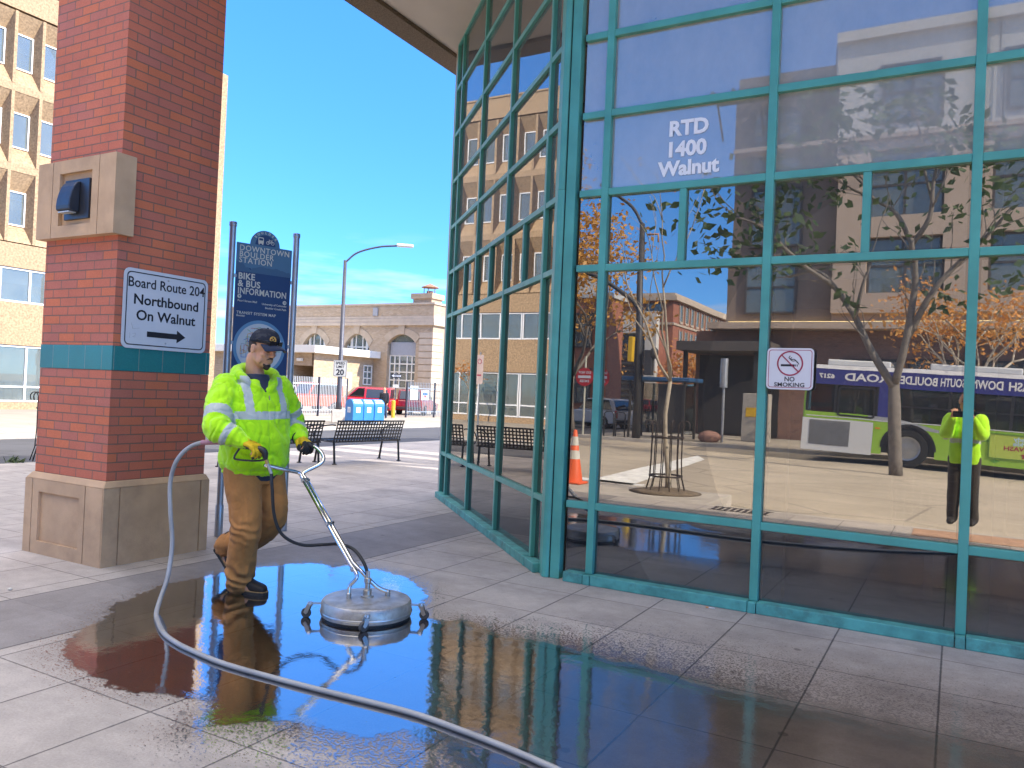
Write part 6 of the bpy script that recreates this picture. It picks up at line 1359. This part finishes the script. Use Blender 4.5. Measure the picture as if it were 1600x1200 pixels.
MB().tube(smooth_path([YT-sd*.014-pd*.05, YT-sd*.02+pd*.01, V((-3.745, 3.768, .842)), V((-3.80, 3.620, .880))], 6), .0125, 12).build('handle_grip_tube', CHROME, scn, smooth=True)
MB().tube([V((-3.77, 4.024, .985)), V((-3.875, 4.027, .997))], .0165, 12).build('rubber_grip', RUB, scn, smooth=True)
MB().lathe([(.040, .0), (.040, .012), (.026, .016), (.026, .045), (.017, .05), (.017, .085), (.022, .09), (.022, .115), (.012, .12), (.012, .16)], cc0+Z3*.117, n=20).build('swivel', INOX, scn, auto=35)
hz = smooth_path([(-3.767,3.650,.826),(-3.745,3.640,.745),(-3.742,3.668,.56),(-3.715,3.72,.435),(-3.655,3.83,.365),(-3.55,3.93,.366),(-3.40,3.90,.392),(-3.252,3.862,.386),(-3.155,3.845,.325),(-3.110,3.836,.26),tuple(cc0+Z3*.215)], 8)
tag(MB().tube(hz, .0105, 10).build('rubber_hose', RUB, smooth=True), 'short black rubber hose from the spray gun down to the round floor cleaner', 'hose')
gn = thing('spray_gun', 'black pressure washer gun with a trigger loop in the right glove of the worker', 'spray gun', (-3.82, 3.58, .95)); PLB = mat('black_gun_plastic', (.02, .02, .022), .45)
g0, g1, g2, g3 = V((-3.945, 3.522, 1.000)), V((-3.792, 3.598, .972)), V((-3.785, 3.612, .925)), V((-3.767, 3.650, .826)); mb = MB(); seg(mb, [g0, g0.lerp(g1, .5)+Z3*.004, g1, g2], [.017, .018, .022, .017], 12); fuse(mb, 'grip', PLB, gn, .005, 2)
MB().tube(smooth_path([g0+V((.02, .01, -.012)), g0+V((-.012, -.005, -.075)), g0+V((.005, .005, -.092)), g2+V((-.06, -.03, -.02)), g2+V((-.005, -.003, -.012))], 6), .0065, 8).build('trigger_guard', PLB, gn, smooth=True); MB().tube(smooth_path([g1+V((-.02, -.01, -.02)), g1+V((-.04, -.02, -.045)), g1+V((-.065, -.03, -.055))], 4), .006, 8).build('trigger', PLB, gn, smooth=True)
MB().tube([g2, g2.lerp(g3, .35)], .012, 12).build('brass_nut', BRASS, gn); MB().tube([g2.lerp(g3, .35), g3], .0105, 12).build('lance', INOX, gn); MB().tube([g0-V((.045, .014, -.003)), g0-V((.02, .006, -.001)), g0], [.010, .0125, .0125], 12).build('inlet_fitting', BRASS, gn)
ghp = [(-3.985,3.508,1.004),(-4.053,3.488,1.012),(-4.190,3.458,1.000),(-4.277,3.42,.957),(-4.338,3.386,.867),(-4.366,3.373,.731),(-4.32,3.349,.556),(-4.27,3.334,.365),(-4.225,3.28,.18),(-4.17,3.19,.06),(-4.08,3.10,.016),(-3.957,3.015,.0135),(-3.735,2.886,.0135),(-3.537,2.815,.0135),(-3.337,2.774,.0135),(-3.091,2.744,.0135),(-2.791,2.748,.0135),(-2.483,2.763,.0135),(-2.202,2.785,.0135),(-1.969,2.795,.0135),(-1.719,2.771,.0135),(-1.464,2.734,.0135),(-1.22,2.682,.0135),(-.95,2.60,.0135),(-.5,2.40,.0135),(.1,2.0,.0135),(.6,1.5,.0135)]
gh = tag(MB().tube(smooth_path(ghp, 7), .0135, 12).build('pressure_hose', mat('grey_hose_rubber', (.30, .30, .30), .42, var=.16, scale=5, dirt=.35), smooth=True), 'long grey pressure hose curling from the worker across the wet paving', 'hose')
MB().tube(smooth_path([(-3.982,3.509,1.004),(-4.053,3.488,1.012),(-4.190,3.458,1.000)], 6), .0165, 12).build('strain_relief', mat('pink_hose_sleeve', (.42, .20, .24), .5), gh, smooth=True)
# ------------------------------------------------------------------ water on the paving
out = [(-3.95,2.45),(-4.13,2.68),(-4.26,2.9),(-4.44,3.1),(-4.52,3.29),(-4.62,3.53),(-4.64,3.8),(-4.61,4.02),(-4.56,4.31),(-4.48,4.49),(-4.38,4.7),(-4.13,4.68),(-4.04,4.87),(-3.77,4.84),(-3.52,4.76),(-3.23,4.6),(-3.06,4.41),(-2.96,4.19),(-2.81,4.03),(-2.67,4.02),(-2.61,4.14),(-2.38,4.06),(-2.17,4.0),(-2.0,4.06),(-1.8,4.05),(-1.58,4.0),(-1.33,3.99),(-1.04,3.91),(-.74,3.92),(-.45,3.9),(-.19,3.89),(.06,3.88),(.28,3.88),(.9,3.85),(1.6,3.8),(2.2,3.5),(2.2,2.6),(.6,2.0),(-.49,1.9),(-1.27,2.33),(-1.56,2.50),(-1.81,2.53),(-2.05,2.52),(-2.22,2.48),(-2.36,2.46),(-2.48,2.38),(-2.58,2.27),(-2.63,2.18),(-2.69,2.28),(-2.78,2.4),(-2.96,2.4),(-3.06,2.33),(-3.19,2.3),(-3.31,2.27),(-3.49,2.31),(-3.69,2.34)]
isl = [(-1.99,2.52),(-1.93,2.66),(-1.83,2.62),(-1.72,2.66),(-1.60,2.52),(-1.66,2.40),(-1.80,2.46)]
def sdf(x, y, poly):
    ins = False; best = 1e9; n = len(poly)
    for i in range(n):
        x0, y0 = poly[i]; x1, y1 = poly[(i+1) % n]
        if (y0 > y) != (y1 > y) and x < (x1-x0)*(y-y0)/(y1-y0)+x0: ins = not ins
        dx, dy = x1-x0, y1-y0; t = max(0, min(1, ((x-x0)*dx+(y-y0)*dy)/(dx*dx+dy*dy+1e-12))); best = min(best, (x-x0-dx*t)**2+(y-y0-dy*t)**2)
    return math.sqrt(best)*(1 if ins else -1)
def puddle():
    cell = .045; x0, x1, y0, y1 = -5.15, 3.6, 1.5, 5.45; nx, ny = int((x1-x0)/cell), int((y1-y0)/cell); idx = {}; vs = []; sd_ = []; fs = []
    val = {}
    for i in range(nx+1):
        for j in range(ny+1):
            x, y = x0+i*cell, y0+j*cell
            s = min(sdf(x, y, out), -sdf(x, y, isl)); val[i, j] = s
    for i in range(nx):
        for j in range(ny):
            q = [(i, j), (i+1, j), (i+1, j+1), (i, j+1)]
            if max(val[k] for k in q) < (-.42 if x0+i*cell < -2.6 else -1.35): continue
            f_ = []
            for k in q:
                if k not in idx: idx[k] = len(vs); vs.append((x0+k[0]*cell, y0+k[1]*cell, .0035)); sd_.append(val[k])
                f_.append(idx[k])
            fs.append(tuple(f_))
    me = bpy.data.meshes.new('puddle'); me.from_pydata(vs, [], fs); at_ = me.attributes.new('depth', 'FLOAT', 'POINT'); at_.data.foreach_set('value', sd_)
    s = NT('water_film'); p = s.pos(); a = s.n('Attribute', attribute_name='depth'); d = a.outputs['Fac']; sp = s.n('SeparateXYZ'); s.l(p, sp.inputs[0])
    n1 = s.math('SUBTRACT', s.noise(p, 6, 6, .62), .5); n2 = s.math('SUBTRACT', s.noise(p, 34, 4, .6), .5); n3 = s.noise(s.scale(p, 1.0, 1.3, 1), 85, 3, .6)
    e = s.math('ADD', d, s.math('ADD', s.math('MULTIPLY', n1, .20), s.math('MULTIPLY', n2, .10)))
    film = s.rng(e, -.012, .012)
    # spatter beyond the edge: scattered droplets that thin out
    rr = s.rng(sp.outputs[0], -2.6, -.9); dd = s.math('DIVIDE', d, s.math('ADD', 1.0, s.math('MULTIPLY', rr, 1.9))); reach = s.math('ADD', s.rng(dd, -.40, 0.0, .70, .47), s.rng(sp.outputs[0], -2.9, -2.2, .085, 0)); right = s.rng(sp.outputs[0], -2.7, -1.2, 0, .02); drop = s.rng(s.math('SUBTRACT', n3, s.math('SUBTRACT', reach, right)), 0, .02); drop = s.math('MULTIPLY', drop, s.math('GREATER_THAN', s.math('ADD', dd, s.math('MULTIPLY', n1, .3)), -.42))
    damp = s.math('ADD', s.math('MULTIPLY', s.math('MULTIPLY', s.rng(e, -.22, .0), .5), s.rng(sp.outputs[0], -3.0, -2.2, .25, 1)), s.math('MULTIPLY', s.math('MULTIPLY', s.rng(s.math('ADD', dd, s.math('MULTIPLY', n1, .35)), -.50, -.15), s.rng(sp.outputs[0], -1.9, -.2)), .55), clamp=True)
    wet = s.math('MAXIMUM', film, s.math('MULTIPLY', drop, .75)); dark = s.math('MAXIMUM', wet, damp)
    # dry flecks and grit inside the film
    fl = s.math('MULTIPLY', s.rng(s.noise(p, 48, 3, .6), .70, .72), .7); wet = s.math('MULTIPLY', wet, s.math('SUBTRACT', 1.0, fl))
    tint = s.mix(dark, (1, 1, 1, 1), (.57, .52, .49, 1)); tr = s.n('BsdfTransparent'); s.l(tint, tr.inputs[0])
    gl = s.n('BsdfGlossy'); thin = s.rng(sp.outputs[0], -1.7, -.4); s.val(gl.inputs['Roughness'], s.math('ADD', .012, s.math('MULTIPLY', thin, .10))); gl.inputs['Color'].default_value = (.97, .98, 1, 1)
    rip = s.math('ADD', s.math('MULTIPLY', s.noise(s.scale(p, 1, 1, 1), 9, 3, .5), .6), s.math('MULTIPLY', s.noise(p, 60, 3, .6), .12)); edge = s.math('MULTIPLY', s.rng(e, 0, .06, 1, 0), .35)
    nb = s.bump(s.math('ADD', rip, edge), .13, .012); s.l(nb, gl.inputs['Normal'])
    fr = s.n('Fresnel'); fr.inputs['IOR'].default_value = 2.6; fac = s.math('MULTIPLY', s.math('MULTIPLY', s.math('MINIMUM', s.math('MULTIPLY', fr.outputs[0], 1.9), .97), s.math('SUBTRACT', 1.0, s.math('MULTIPLY', thin, .62))), wet, clamp=True)
    mx = s.n('MixShader'); s.l(fac, mx.inputs[0]); s.l(tr.outputs[0], mx.inputs[1]); s.l(gl.outputs[0], mx.inputs[2]); s.done(mx.outputs[0])
    me.materials.append(MATS['water_film']); o = bpy.data.objects.new('puddle', me); col.objects.link(o); o['kind'] = 'structure'
puddle()
# ------------------------------------------------------------------ small litter
ct = thing('cigarette_butt', 'orange tipped cigarette butt on the paving under the glass wall', 'cigarette', (-1.41, 5.40, 0)); MB().tube([(-1.425, 5.40, .005), (-1.385, 5.405, .005)], .0042, 8).build('paper', SIGNW, ct); MB().tube([(-1.445, 5.398, .005), (-1.4255, 5.40, .005)], .0044, 8).build('filter', mat('filter_orange', (.60, .25, .06), .8), ct)
lf = MB(); random.seed(4)
for k, (x, y) in enumerate(((-5.25, 2.9), )): lf.ell((x, y, .008), .016, .013, .009, 8, 6)
tag(lf.build('pebble', mat('pale_pebble', (.60, .56, .48), .8), smooth=True), 'small pale pebble lying on the paving by the brick pillar', 'pebble')
bpy.data.scenes.remove(tmp_sc)
